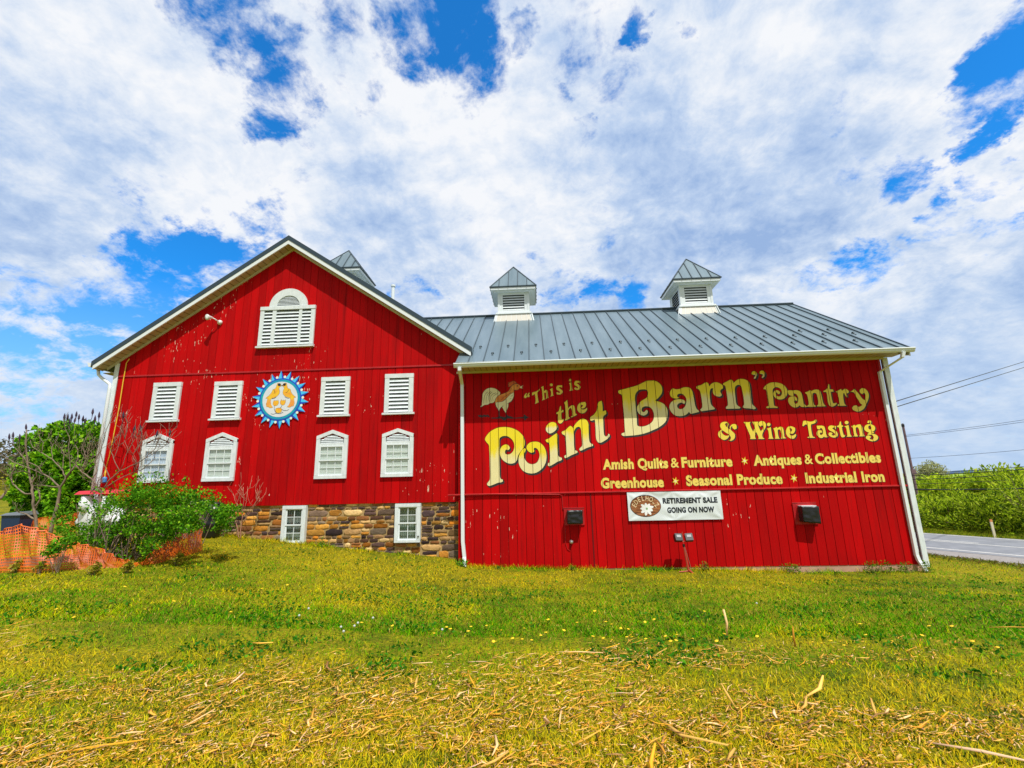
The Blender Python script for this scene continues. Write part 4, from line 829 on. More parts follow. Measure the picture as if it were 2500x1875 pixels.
def area(l): return sum(l[i-1].x*l[i].y-l[i].x*l[i-1].y for i in range(len(l)))/2
def cutgrooves(me, half=.0062):
    bm = bmesh.new(); bm.from_mesh(me)
    if not bm.verts: bm.free(); return
    lo, hi = min(v.co.x for v in bm.verts), max(v.co.x for v in bm.verts)
    for g in gxs:
        if lo-.02 < g < hi+.02:
            for s in (-half, half):
                bmesh.ops.bisect_plane(bm, geom=bm.verts[:]+bm.edges[:]+bm.faces[:], plane_co=(g+s, 0, 0), plane_no=(1, 0, 0), dist=1e-5)
            bmesh.ops.delete(bm, geom=[f for f in bm.faces if abs(f.calc_center_median().x-g) < half*.98], context='FACES')
    bm.to_mesh(me); bm.free()
def polys_mesh(loops_list, y, uvs=None):
    """loops_list: list of [outer, holes...] of Vectors(x,z)"""
    V_, F_, G_ = [], [], []
    for loops in loops_list:
        tri = geometry.tessellate_polygon([[Vector((p_.x, p_.y, 0)) for p_ in l] for l in loops])
        pts = [p_ for l in loops for p_ in l]; o = len(V_)
        zlo = min(p_.y for p_ in pts); zhi = max(p_.y for p_ in pts)
        V_ += [(p_.x, y, p_.y) for p_ in pts]; F_ += [tuple(i+o for i in t) for t in tri]
        G_ += [(p_.y-zlo)/max(1e-4, zhi-zlo) for p_ in pts]
    return V_, F_, G_
def paint(name, loops_list, y, material, parent, cut=True, grad=False, loc=None):
    V_, F_, G_ = polys_mesh(loops_list, y)
    off = origin(parent)
    me = bpy.data.meshes.new(name); me.from_pydata([Vector(v) for v in V_], [], F_)
    if grad:
        a = me.attributes.new('rise', 'FLOAT', 'POINT'); a.data.foreach_set('value', G_)
    if cut: cutgrooves(me)
    me.transform(Matrix.Translation(-off)); me.materials.append(material); me.update()
    return link(name, me, parent)
def bands(name, loops_list, y, d, material, parent, shift=None, cut=True):
    """outline band round every loop, plus the dropped block shadow when shift is given"""
    mb = MB()
    for loops in loops_list:
        for li, l in enumerate(loops):
            l = [l[i] for i in range(len(l)) if (l[i]-l[i-1]).length > 1e-5]
            s = 1 if (area(l) > 0) == (li == 0) else -1; n = len(l); N_ = []
            for i in range(n):
                t = (l[(i+1) % n]-l[i-1]); t = t.normalized() if t.length > 1e-9 else Vector((1, 0)); N_.append(Vector((t.y, -t.x))*s)
            for i in range(n):
                j = (i+1) % n
                mb.quad(*[(q.x, y, q.y) for q in (l[i]-N_[i]*.004, l[i]+N_[i]*d, l[j]+N_[j]*d, l[j]-N_[j]*.004)])
                if shift:
                    sh = Vector(shift); a, b = l[i]+N_[i]*d*.6, l[j]+N_[j]*d*.6
                    mb.quad(*[(q.x, y, q.y) for q in (a, a+sh, b+sh, b)])
    off = origin(parent); me = bpy.data.meshes.new(name); me.from_pydata(mb.v, [], mb.f)
    if cut: cutgrooves(me)
    me.transform(Matrix.Translation(-off)); me.materials.append(material); me.update()
    return link(name, me, parent)
def grad_(lo, hi, a, b):
    def f(T, bs):
        at_ = T('ShaderNodeAttribute', attribute_name='rise').outputs['Fac']; c = T('ShaderNodeNewGeometry').outputs['Position']
        n = T.noise(T.scale(c, (9, 9, 2.2)), 1.0, 4, .6)
        v = T.math('ADD', at_, T.math('MULTIPLY', T.math('SUBTRACT', n, .5), .55))
        n2 = T.noise(T.scale(c, (5, 5, 1.5)), 2.0, 5, .6)
        col = T.mix(T.mapr(v, lo, hi), a, b)
        T.l.new(T.mix(T.mapr(n2, .45, .8, 0, .22), col, (.62, .47, .14)), bs.inputs['Base Color'])
    return f
M['letter_big'] = mat('yellow_to_cream_sign_paint', rough=.55, build=grad_(.42, .66, (.80, .72, .36), (.85, .68, .005)))
M['letter'] = mat('yellow_sign_paint', rough=.55, build=grad_(-.2, .9, (.80, .60, .09), (.84, .66, .03)))
M['letter_small'] = mat('pale_yellow_sign_paint', rough=.55, build=grad_(-.2, .9, (.86, .64, .14), (.86, .66, .10)))
M['letter_black'] = mat('black_sign_paint', (.016, .014, .017), .6, build=mottled((.012, .01, .012), (.035, .026, .032), 5))
words = [('Point', 'letter_big', .011, (.032, -.042)), ('Barn', 'letter_big', .011, (.038, -.036)), ('the', 'letter', .009, (.009, -.010)), ('This', 'letter', .007, None), ('Pantry', 'letter', .008, (.028, -.02)), ('Wine', 'letter', .007, (.024, -.018)), ('Tasting', 'letter', .007, (.024, -.018))]
for wname, mt, d, shift in words:
    LL = [[smooth(l) for l in loops] for loops in LET[wname]]
    if shift:
        sh = Vector(shift)
        paint('lettering_shadow', [[[p_+sh for p_ in l] for l in loops] for loops in LL], SYW-.0028, M['letter_black'], sb)
    bands('lettering_outline', LL, SYW-.0042, d, M['letter_black'], sb, shift)
    paint('lettering', LL, SYW-.0056, M[mt], sb, grad=True)
# rooster on a weather vane arrow
M['r_cream'] = mat('cream_feather_paint', (.8, .74, .45), .6, build=mottled((.74, .66, .33), (.86, .80, .52), 6))
M['r_orange'] = mat('orange_feather_paint', (.62, .17, .03), .6, build=mottled((.62, .13, .01), (.84, .36, .06), 7))
M['r_red'] = mat('rust_comb_paint', (.60, .12, .02), .6)
sm_ = lambda k: [[smooth(l) for l in loops] for loops in LET[k]]
for k, y, mt, nm in (('r_tail', .0035, 'r_cream', 'rooster_tail'), ('r_body', .0045, 'r_orange', 'rooster_body'), ('r_belly', .0058, 'r_cream', 'rooster_belly'), ('r_comb', .004, 'r_red', 'rooster_comb'), ('r_beak', .0062, 'r_cream', 'rooster_beak'), ('r_vane', .003, 'letter_black', 'weather_vane_arrow'), ('r_eye', .0066, 'letter_black', 'rooster_eye'), ('r_line', .0072, 'letter_black', 'feather_line')):
    LL = sm_(k)
    if k in ('r_tail', 'r_body', 'r_belly', 'r_comb'): bands(nm+'_outline', LL, SYW-y+.0005, .009, M['letter_black'], sb)
    paint(nm, LL, SYW-y, M[mt], sb)
# lines set in a plain bold face
def text_mesh(body, off=.03):
    cu = bpy.data.curves.new('txt', 'FONT'); cu.body = body; cu.size = 1; cu.offset = off; cu.resolution_u = 4; cu.space_character = 1.0+off*1.5
    o = bpy.data.objects.new('txt', cu); COL.objects.link(o)
    dg = bpy.context.evaluated_depsgraph_get(); me = bpy.data.meshes.new_from_object(o.evaluated_get(dg))
    bpy.data.objects.remove(o); bpy.data.curves.remove(cu); return me
capm = text_mesh('H', 0.0); CAPH = max(v.co.y for v in capm.vertices); bpy.data.meshes.remove(capm)
def set_text(name, body, x0, x1, z, cap, y, material, parent, off=.03, cut=False, rise=False, zr=0.0):
    me = text_mesh(body, off); co = np.array([v.co for v in me.vertices]); lo, hi = co[:, 0].min(), co[:, 0].max()
    nv = np.stack([x0+(co[:, 0]-lo)*(x1-x0)/(hi-lo), np.full(len(co), y), z+zr*(co[:, 0]-lo)/(hi-lo)+co[:, 1]*cap/CAPH], 1)
    me.vertices.foreach_set('co', nv.ravel()); me.update()
    if rise:
        a = me.attributes.new('rise', 'FLOAT', 'POINT'); a.data.foreach_set('value', np.clip(co[:, 1]/CAPH, 0, 1))
    if cut: cutgrooves(me, .004)
    me.transform(Matrix.Translation(-origin(parent))); me.materials.clear(); me.materials.append(material); me.update(); me.name = name
    return link(name, me, parent)
mpx = lambda x, a, b, xa, xb: xa+(x-a)/(b-a)*(xb-xa)
A_ = lambda x: mpx(x, 686, 1270, 1.709, 5.0); B_ = lambda x: mpx(x, 1365, 1938, 5.528, 8.66)
for body, x0, x1, z in (('Amish Quilts', A_(686), A_(982), 1.972), ('&', A_(994), A_(1031), 1.974), ('Furniture', A_(1043), A_(1270), 1.976), ('Antiques', B_(1365), B_(1583), 1.982), ('&', B_(1597), B_(1634), 1.985), ('Collectibles', B_(1645), B_(1938), 1.988), ('Greenhouse', 1.633, 3.227, 1.498), ('Seasonal Produce', 3.792, 6.18, 1.515), ('Industrial Iron', 6.749, 8.661, 1.515)):
    amp_ = body == '&'
    set_text('small_lettering_edge', body, x0-.006, x1+.006, z-.002, .238, SYW-.0035, M['letter_black'], sb, .03 if amp_ else .066, True)
    set_text('small_lettering', body, x0, x1, z, .235, SYW-.005, M['letter_small'], sb, .014 if amp_ else .046, True, True)
for x, z in ((5.311, 2.094), (3.524, 1.626), (6.469, 1.634)):
    pts = [Vector((x+(.105 if k % 2 == 0 else .042)*math.cos(k*math.pi/6+.25)*.9, z+(.115 if k % 2 == 0 else .042)*math.sin(k*math.pi/6+.25))) for k in range(12)]
    paint('flower_star', [[pts]], SYW-.005, M['letter'], sb, grad=True)
    paint('flower_centre', [[[Vector((x+.03*math.cos(a*.7854), z+.03*math.sin(a*.7854))) for a in range(8)]]], SYW-.0064, M['r_cream'], sb)

# ------------------------------------------------------------------ things fixed to the walls
# banner
bx0, bx1, bz0, bz1 = 2.27, 4.6, .676, 1.37
bn = thing('banner', 'white vinyl banner with RETIREMENT SALE lettering and a brown oval flower logo', 'banner', ((bx0+bx1)/2, SYW-.03, bz0))
nx_, nz_ = 70, 24; Vb = []
def bwave(x, z):
    u, v = (x-bx0)/(bx1-bx0), (z-bz0)/(bz1-bz0); w = .0
    for cx_, cz_ in ((.48, 1), (.75, 1), (0, 1), (1, 1), (1, 0), (.5, 0), (0, 0), (.22, 1)):
        dx, dz = (u-cx_)*2.33, (v-cz_)*.7; r = math.hypot(dx, dz); a = math.atan2(dz, dx)
        w += .010*math.sin(a*7+cx_*9)*math.exp(-r*1.8)*min(1, r*7)
    return SYW-.036-w*.9-.006*math.sin(u*9)*math.sin(v*3)
for j in range(nz_+1):
    for i in range(nx_+1):
        x = bx0+(bx1-bx0)*i/nx_; z = bz0+(bz1-bz0)*j/nz_; Vb.append((x, bwave(x, z), z))
m_ = MB(); m_.add(Vb, [(j*(nx_+1)+i, j*(nx_+1)+i+1, (j+1)*(nx_+1)+i+1, (j+1)*(nx_+1)+i) for j in range(nz_) for i in range(nx_)])
M['banner'] = mat('white_banner_vinyl', (.72, .78, .80), .4); M['bannerink'] = mat('dark_banner_ink', (.012, .02, .03), .5)
sheet = obj('banner_sheet', m_, M['banner'], bn, True)
def drape(o, lift):                                     # lay a flat print on the waves of the sheet
    off = origin(o.parent)
    for v in o.data.vertices: v.co.y = bwave(v.co.x+off.x, v.co.z+off.z)-lift-off.y
drape(set_text('banner_lettering', 'RETIREMENT SALE', 3.15, 4.5, 1.087, .120, SYW-.05, M['bannerink'], bn, .055), .003)
drape(set_text('banner_lettering', 'GOING ON NOW', 3.24, 4.40, .857, .120, SYW-.05, M['bannerink'], bn, .055), .003)
def woodlogo(T, b):
    c = T('ShaderNodeNewGeometry').outputs['Position']; n = T.noise(T.scale(c, (1.2, 1, 24)), 2.2, 5, .6, 1.2)
    T.l.new(T.mix(T.mapr(n, .42, .58), (.10, .025, .008), (.45, .17, .055)), b.inputs['Base Color'])
M['logowood'] = mat('brown_wood_grain_print', build=woodlogo, rough=.5)
lx, lz, la, lb = 2.71, 1.033, .385, .268
ell_ = lambda a, b: [Vector((lx+a*math.cos(t*math.pi/18), lz+b*math.sin(t*math.pi/18))) for t in range(36)]
def fan(name, a, b, lift, mt):
    mb = MB(); e0 = ell_(a, b)
    rings = [[(lx+(p_.x-lx)*k/6, SYW-.05, lz+(p_.y-lz)*k/6) for p_ in e0] for k in range(1, 7)]
    mb.add([(lx, SYW-.05, lz)]+[q for r in rings for q in r], [(0, 1+i, 1+(i+1) % 36) for i in range(36)]+[(1+k*36+i, 1+k*36+(i+1) % 36, 1+(k+1)*36+(i+1) % 36, 1+(k+1)*36+i) for k in range(5) for i in range(36)])
    drape(obj(name, mb, mt, bn), lift)
fan('logo_rim', la, lb, .003, M['bannerink']); fan('logo_oval', la-.012, lb-.012, .0045, M['logowood'])
M['logocream'] = mat('cream_print', (.80, .62, .36), .5); M['petal'] = mat('white_petal_print', (.85, .87, .85), .5)
word = 'EDELHOLZ'
for i, ch in enumerate(word):
    a = R_(162-144*i/7); cxp, czp = lx+.295*math.cos(a), lz-.06+.25*math.sin(a); rot = (a-math.pi/2)*.72
    me = text_mesh(ch, .012); co = np.array([v.co for v in me.vertices]); w_ = co[:, 0].max()+co[:, 0].min()
    X = (co[:, 0]-w_/2)*.125; Z = (co[:, 1]-CAPH/2)*.165
    nv = np.stack([cxp+X*math.cos(rot)-Z*math.sin(rot), np.full(len(X), SYW-.05), czp+X*math.sin(rot)+Z*math.cos(rot)], 1)
    me.vertices.foreach_set('co', nv.ravel()); me.transform(Matrix.Translation(-origin(bn))); me.materials.append(M['logocream']); me.name = 'logo_lettering'
    drape(link('logo_lettering', me, bn), .0065)
mb = MB(); fx, fz = 2.735, .965
for k in range(9):
    a = R_(90+k*40+8); L_ = .17 if k % 2 else .15
    if k in (4, 5): L_ = .185
    d_ = Vector((math.cos(a)*1.1, math.sin(a)*.95)); n_ = Vector((-math.sin(a), math.cos(a)))
    pts = [Vector((fx, fz))+d_*L_*t+n_*.036*w for t, w in ((.05, .2), (.35, .8), (.65, 1), (.88, .6), (1, 0), (.88, -.6), (.65, -1), (.35, -.8), (.05, -.2))]
    mb.add([(p_.x, SYW-.05, p_.y) for p_ in pts], [tuple(range(9))])
drape(obj('logo_flower', mb, M['petal'], bn), .0068)
mb = MB(); mb.add([(fx+.028*math.cos(t), SYW-.05, fz+.028*math.sin(t)) for t in np.linspace(0, 6.28, 10, endpoint=False)], [tuple(range(10))]); drape(obj('logo_flower_centre', mb, mat('green_print', (.25, .4, .2), .6), bn), .0085)

# two speakers in black plastic wraps on red boards
def speaker(x0, x1, z0, z1, label, tilt, bag):
    t = thing('wall_speaker', label, 'speaker', ((x0+x1)/2, SYW, z0), 'black wrapped speakers on the lower red wall')
    b = MB(); b.box(x0-.07, x1+.06, SYW-.022, SYW+.007, z0-.05, z1+.06); b.box(x0-.08, x1+.07, SYW-.03, SYW-.0225, z1+.045, z1+.065); obj('mounting_board', b, M['red_trim'], t)
    b = MB(); b.box(x0+.045, x1-.03, SYW-.2, SYW-.0225, z0+.03, z1-.012); obj('speaker_box', b, M['vinyl'], t)
    bm = bmesh.new(); bmesh.ops.create_cube(bm, size=1); bmesh.ops.subdivide_edges(bm, edges=bm.edges[:], cuts=9, use_grid_fill=True)
    me = bpy.data.meshes.new('plastic_wrap'); o_ = origin(t)
    for v in bm.verts:
        u, w, z = v.co.x+.5, v.co.y+.5, v.co.z+.5
        n_ = mnoise.noise(Vector((u*4+x0, w*4, z*5)))*.022+mnoise.noise(Vector((u*11+x0, w*9, z*3)))*.008
        x = x0+bag[0]+(x1-x0-bag[0])*u + n_*.5; y = SYW-.235+(.19)*w - n_*(.9 if w < .5 else 0)
        zz_ = z0-.0+(z1-z0-bag[1])*z + n_*.6 + tilt*(u-.5)*(1-z)
        v.co = Vector((x, y, zz_))-o_
    bm.to_mesh(me); bm.free(); me.materials.append(M['black']); me.polygons.foreach_set('use_smooth', [True]*len(me.polygons)); link('plastic_wrap', me, t)
speaker(.72, 1.10, .645, .965, 'small black wrapped speaker box on the red wall above the round metal spigot', .0, (0, 0))
speaker(6.4, 6.83, .57, .985, 'black wrapped speaker box with its white top corner bare, right of the banner', -.05, (.03, .03))
# floodlight pair on a red stand against the wall
fl = thing('floodlight_stand', 'red tube stand carrying two black floodlights in front of the red wall', 'work light', (3.5, SYW-.35, -.5))
fy = SYW-.38; zf = float(gz(3.5, fy))
b = MB(); b.tube([(3.52, fy, zf), (3.50, fy, zf+.2), (3.46, fy, zf+.62)], .024, 8); obj('post', b, M['lampred'], fl)
b = MB(); b.tube([(3.52, fy, zf+.03), (3.28, fy-.05, zf+.02)], .014, 6); b.tube([(3.52, fy, zf+.06), (3.58, fy-.14, zf+.0)], .02, 6); b.tube([(3.52, fy, zf+.03), (3.60, fy+.2, zf+.0)], .014, 6); obj('foot', b, M['lampred'], fl)
b = MB(); zc = zf+.70; b.tube([(3.29, fy, zc+.02), (3.46, fy, zc), (3.68, fy, zc-.005)], .011, 6); obj('crossbar', b, M['lampred'], fl)
b = MB(); b.tube([(3.46, fy, zf+.6), (3.455, fy, zc+.22)], .01, 6); b.tube([(3.42, fy, zc+.14), (3.40, fy, zc+.05)], .008, 5); b.tube([(3.49, fy, zc+.17), (3.53, fy, zc+.06)], .008, 5); obj('handle', b, M['lampred'], fl)
b = MB(); b.lathe([(.03, 0), (.03, .06)], (3.463, fy, zf+.58), (0, 0, 1), 10); obj('clamp', b, M['black'], fl)
b = MB(); b.tube([(3.47, fy-.02, zf+.6), (3.55, fy-.03, zf+.2), (3.59, fy-.02, zf+.02)], .005, 5); obj('cable', b, M['steel'], fl)
for x, lean in ((3.345, .35), (3.60, -.35)):
    rot = Matrix.Rotation(R_(-28), 4, 'X') @ Matrix.Rotation(lean*.3, 4, 'Z'); org = Vector((x, fy, zc+.09))
    b = MB(); b.box(x-.085, x+.085, fy-.06, fy+.06, zc+.0, zc+.17, rot=rot.to_3x3(), org=org); 
    for k in range(5): b.box(x-.08+.036*k, x-.072+.036*k, fy+.061, fy+.09, zc+.04, zc+.15, rot=rot.to_3x3(), org=org)
    b.tube([(x-.07, fy+.02, zc), (x-.07, fy+.02, zc+.09)], .008, 5); b.tube([(x+.07, fy+.02, zc), (x+.07, fy+.02, zc+.09)], .008, 5)
    h = obj('floodlight', b, M['black'], fl)
    b = MB(); b.box(x-.05, x+.05, fy-.066, fy-.061, zc+.075, zc+.135, rot=rot.to_3x3(), org=org); obj('lens', b, M['glasslens'], h)
# floodlight on the gable
b = MB(); p0 = Vector((-9.27, GY-.02, 6.52))
gl = thing('wall_floodlight', 'round white floodlight on a swivel arm high on the red gable', 'light', p0)
b.lathe([(.075, 0), (.07, .04), (.04, .07), (0, .075)], p0, (0, -1, 0), 16); obj('mounting_base', b, M['lamp_white'], gl, True)
b = MB(); b.tube([p0+Vector((0, -.07, 0)), p0+Vector((-.05, -.16, .05)), p0+Vector((-.11, -.2, .08))], .016, 6); obj('swivel_arm', b, M['lamp_white'], gl, True)
b = MB(); hd = p0+Vector((-.12, -.20, .085)); ax = Vector((-.25, -.9, -.22)).normalized(); b.lathe([(.025, -.02), (.04, .03), (.06, .10), (.085, .14), (.085, .155)], hd, ax, 18); h = obj('lamp_head', b, M['lamp_white'], gl, True)
b = MB(); b.lathe([(.078, .156), (.068, .163), (.0, .167)], hd, ax, 18); obj('lens', b, mat('lamp_lens', (.72, .78, .74), .2), h, True)
# hex sign
hx, hz_, hy = -7.213, 4.133, GY-.02
hs = thing('hex_sign', 'round folk art sign of two yellow birds inside a blue rayed star on the gable', 'sign', (hx, hy, hz_))
M['hblue'] = mat('dark_blue_sign_paint', (.01, .07, .55), .5); M['hlight'] = mat('light_blue_sign_paint', (.06, .55, .92), .5); M['hteal'] = mat('teal_sign_paint', build=mottled((.0, .22, .55), (.0, .42, .42), 5), rough=.5)
M['hwhite'] = mat('pale_sign_paint', (.70, .74, .78), .5, build=mottled((.62, .66, .70), (.76, .79, .82), 3)); M['hdot'] = mat('white_dot_paint', (.85, .85, .78), .5); M['hyellow'] = mat('bird_yellow_paint', build=mottled((.85, .30, .03), (.88, .62, .02), 9), rough=.5); M['horange'] = mat('bird_orange_paint', build=mottled((.82, .25, .06), (.86, .48, .05), 7), rough=.5); M['hline'] = mat('dark_outline_paint', (.01, .012, .02), .6)
circ = lambda r, n=40, cx_=0, cz_=0: [(hx+cx_+r*math.cos(2*math.pi*i/n), hz_+cz_+r*math.sin(2*math.pi*i/n)) for i in range(n)]
b = MB(); b.prism(circ(.61), hy-.02, hy); obj('board', b, M['hblue'], hs)
lt, dk = MB(), MB()
for k in range(18):
    a = R_(93+k*20); t_ = .84 if k not in (1,) else .8; w = R_(9.4)
    tip = (hx+t_*math.cos(a), hz_+t_*math.sin(a)); i0 = (hx+.585*math.cos(a+w), hz_+.585*math.sin(a+w)); i1 = (hx+.585*math.cos(a-w), hz_+.585*math.sin(a-w)); md = (hx+.585*math.cos(a-.045), hz_+.585*math.sin(a-.045))
    A_, B_ = ([i0, md, tip], [md, i1, tip])
    if math.cos(a) > 0 and False: A_, B_ = B_, A_
    for mbx, P in ((lt, A_), (dk, B_)):
        if area([Vector(p_) for p_ in P]) < 0: P = P[::-1]
        mbx.prism(P, hy-.012, hy)
obj('ray', lt, M['hlight'], hs); obj('ray_shade', dk, M['hblue'], hs)
b = MB()
for k in range(18): a = R_(103+k*20); b.prism(circ(.038, 12, .655*math.cos(a), .655*math.sin(a)), hy-.016, hy-.0125)
obj('dot', b, M['hdot'], hs)
b = MB(); b.prism(circ(.575), hy-.0235, hy-.0201); obj('teal_ring', b, M['hteal'], hs)
b = MB(); b.prism(circ(.51), hy-.0262, hy-.0236); obj('white_field', b, M['hwhite'], hs)
sc = 1/700.0                                            # drawing units of the two birds, centred on (1072,815)
def hp(s): return [Vector((hx+(x-1072)*sc*.985, hz_-(y-815)*sc)) for x, y in s]
def spl(pts): return smooth([c for p_ in pts for c in (int(p_.x*1000), int(p_.y*1000))], 4)
birdL = [(990,500),(1025,490),(1060,510),(1065,540),(1030,590),(1048,650),(1045,700),(1010,745),(960,775),(890,800),(880,860),(900,930),(935,975),(880,985),(850,965),(810,960),(795,900),(810,840),(815,795),(770,785),(830,740),(880,680),(905,620),(960,590)]
mir = lambda L_: [(2*1085-x, y) for x, y in L_]
for L_ in (birdL, mir(birdL)): 
    P = spl(hp(L_)); paint('bird', [[P]], hy-.0275, M['hyellow'], hs, False); bands('bird_outline', [[P]], hy-.0269, .006, M['hline'], hs, None, False)
tailL = [(805,820),(880,830),(890,900),(930,972),(880,980),(850,962),(812,955),(797,895)]
for L_ in (tailL, mir(tailL)): paint('bird_tail', [[spl(hp(L_))]], hy-.0281, M['horange'], hs, False)
eyeL = [(995,500),(1040,495),(1062,520),(1050,548),(1010,545)]
for L_ in (eyeL, mir(eyeL)): paint('bird_head', [[spl(hp(L_))]], hy-.0287, M['hline'], hs, False)
bk_ = [(1062,525),(1100,548),(1065,548)]
for L_ in (bk_, mir(bk_)): paint('bird_beak', [[hp(L_)]], hy-.0285, M['hline'], hs, False)
for L_ in ([(940,860),(955,835),(975,850),(990,835),(1010,850),(1035,830),(1050,880),(1030,930),(980,945),(940,920)], [(1085,860),(1098,820),(1120,850),(1140,830),(1155,850),(1185,830),(1190,880),(1170,925),(1130,935),(1090,905)], [(1000,1000),(1060,990),(1110,1000),(1125,1040),(1110,1080),(1050,1090),(1005,1060)]):
    P = spl(hp(L_)); paint('tulip', [[P]], hy-.0275, M['hyellow'], hs, False); bands('tulip_outline', [[P]], hy-.0269, .006, M['hline'], hs, None, False)
b = MB()
for L_ in ([(968,940),(970,1000),(995,1060),(1030,1095)], [(1125,935),(1110,980),(1085,995)], [(910,1100),(960,1112),(1030,1095),(1100,1105),(1160,1078)], [(1125,1020),(1180,1045),(1240,1045),(1275,1025)], [(900,800),(960,790),(990,765)], [(1170,770),(1220,795),(1260,800)], [(925,610),(960,680),(930,690)], [(1240,620),(1210,680),(1180,680)]):
    b.tube([(p_.x, hy-.0272, p_.y) for p_ in hp(L_)], .0055, 4)
obj('stem_line', b, M['hline'], hs)
# yellow cord hanging down the gable corner
b = MB(); yc = GY-.03
pc = [at(316, 876, yc), at(309, 886, yc), at(301, 930, yc), at(290, 1000, yc), at(278, 1060, yc), at(268, 1110, yc), at(259, 1142, yc)]
co_ = tag(obj('extension_cord', MB().tube(pc, .014, 6), M['yellowcord'], None, True, loc=tuple(pc[-1])), 'yellow cord with a blue plug hanging down the left edge of the red gable', 'cord')
pe = pc[-1]; b = MB(); b.tube([pe+Vector((0, 0, .0)), pe+Vector((.02, -.02, -.14)), pe+Vector((.03, -.02, -.28))], [.02, .025, .012], 6); obj('cord_tail', b, M['yellowcord'], co_)
b = MB(); b.lathe([(.03, 0), (.06, .03), (.06, .13), (.03, .17)], pe+Vector((.03, -.02, -.42)), (0, 0, 1), 10); obj('plug', b, M['blueplug'], co_)
# ------------------------------------------------------------------ foliage helpers
def rquat(n, g):
    v = g.normal(size=(n, 3)); return v/np.linalg.norm(v, axis=1)[:, None]
def leaves(P, size, g, pal, up=.3, narrow=.5, outward=None):
    """P (n,3) leaf centres -> arrays of bent rhombus leaves; pal list of (colour, weight)"""
    n = len(P); d = rquat(n, g); d[:, 2] = d[:, 2]*.7+up*.6
    if outward is not None: d = d*.8+outward*.7
    d /= np.linalg.norm(d, axis=1)[:, None]
    w = np.cross(d, rquat(n, g)); w /= np.maximum(1e-6, np.linalg.norm(w, axis=1)[:, None])
    nn = np.cross(d, w)
    L = size*(.6+.8*g.random(n))[:, None]
    a = P-d*L*.5; b = P+w*L*narrow*.5+nn*L*.08; c = P+d*L*.5; e = P-w*L*narrow*.5+nn*L*.08
    V = np.stack([a, b, c, e], 1).reshape(-1, 3); F = np.arange(4*n).reshape(n, 4)
    cs = np.array([p_[0] for p_ in pal]); ws = np.array([p_[1] for p_ in pal], float); ws /= ws.sum()
    C = cs[g.choice(len(pal), n, p=ws)]*(.75+.5*g.random(n))[:, None]
    return V, F, np.repeat(C, 4, 0)
def blobs_points(blobs, n, g, shell=.55, drop=.25, rough=.25, freq=1.9):
    """points in a union of ellipsoids, mostly near the surface, in clumps with gaps"""
    w = np.array([b[3]*b[4]+b[4]*b[5] for b in blobs], float); w /= w.sum(); ids = g.choice(len(blobs), n, p=w)
    B = np.array(blobs, float)[ids]; d = rquat(n, g)
    rad = shell+(1-shell)*g.random(n)**.6
    lump = np.array([mnoise.noise(Vector(tuple(q))) for q in (d*2.3+ids[:, None]*7.1)])
    rad = rad*(1+rough*lump)
    P = B[:, :3]+d*B[:, 3:6]*rad[:, None]
    keep = np.array([mnoise.noise(Vector(tuple(q))) for q in P*freq]) > -drop
    return P[keep], d[keep]
G_BRIGHT = [((.09, .30, .008), 4), ((.17, .42, .012), 4), ((.03, .13, .006), 3), ((.30, .50, .02), 1)]
G_MAPLE = [((.18, .46, .01), 4), ((.32, .60, .02), 3), ((.04, .15, .006), 3)]
G_WILLOW = [((.34, .50, .015), 4), ((.52, .66, .03), 4), ((.06, .13, .01), 4), ((.60, .70, .08), 1)]
# ------------------------------------------------------------------ the green shrub in front of the gable
sb_y = 11.0; sxz = [(175,1290,70,60),(235,1315,80,62),(300,1260,95,90),(350,1235,85,70),(420,1255,85,75),(480,1265,60,60),(360,1310,110,60),(510,1290,38,45),(395,1205,55,40),(250,1345,75,40),(330,1352,80,36),(345,1320,90,50),(410,1335,70,42),(200,1330,50,40),(460,1300,60,55),(270,1340,60,40),(440,1310,50,45),(215,1300,40,30),(528,1262,24,34),(548,1248,16,18),(470,1225,45,30)]
bl = []
NY = ghit(300, 1386).y
for i, (px, py, rx, rz_p) in enumerate(sxz):
    c = at(px, py, NY+(.55 if py < 1280 else .38)+[.1, -.1, .15, 0][i % 4]); k = c.y/FPX*.98
    bl.append((c.x, c.y, c.z, rx*k, .55+.1*(i % 3), rz_p*k))
g = np.random.default_rng(11)
P, D = blobs_points(bl, 60000, g, .35, -.02, .6, 3.0)
gzz = gz(P[:, 0], P[:, 1]); ok = (P[:, 2] > gzz+.08) & (P[:, 1] < GY-.1)
P, D = P[ok], D[ok]
NTX = [-60,0,48,106,159,200,231,257,283,317,343,360,386,403,438,486,500]; NTY = [1325,1298,1281,1296,1318,1330,1336,1346,1361,1372,1377,1360,1336,1323,1305,1288,1292]
rel = P-EYE; dep = rel@CF; ppx = 1250+FPX*(rel@CR)/dep; ppy = 937.5-FPX*(rel@CU)/dep       # leaves stay inside the net, thin out near the ground
lim = np.interp(ppx, NTX, NTY)+g.normal(0, 6, len(P)); ok = (ppy < lim)&(g.random(len(P)) < np.where(ppy > 1300, .38, 1.0)*np.where((ppx > 500)&(ppy > 1320), .3, 1))
P, D = P[ok], D[ok]
base = Vector((-10.0, NY+.5, float(gz(-10.0, NY+.5))))
shrub = thing('green_shrub', 'leafy bright green shrub spreading over the orange net in front of the gable', 'shrub', base)
V_, F_, C_ = leaves(P, .052, g, G_BRIGHT, .5, .6, D); npmesh('foliage', V_, F_, M['leaf'], C_, shrub)
b = MB(); rr = random.Random(5)
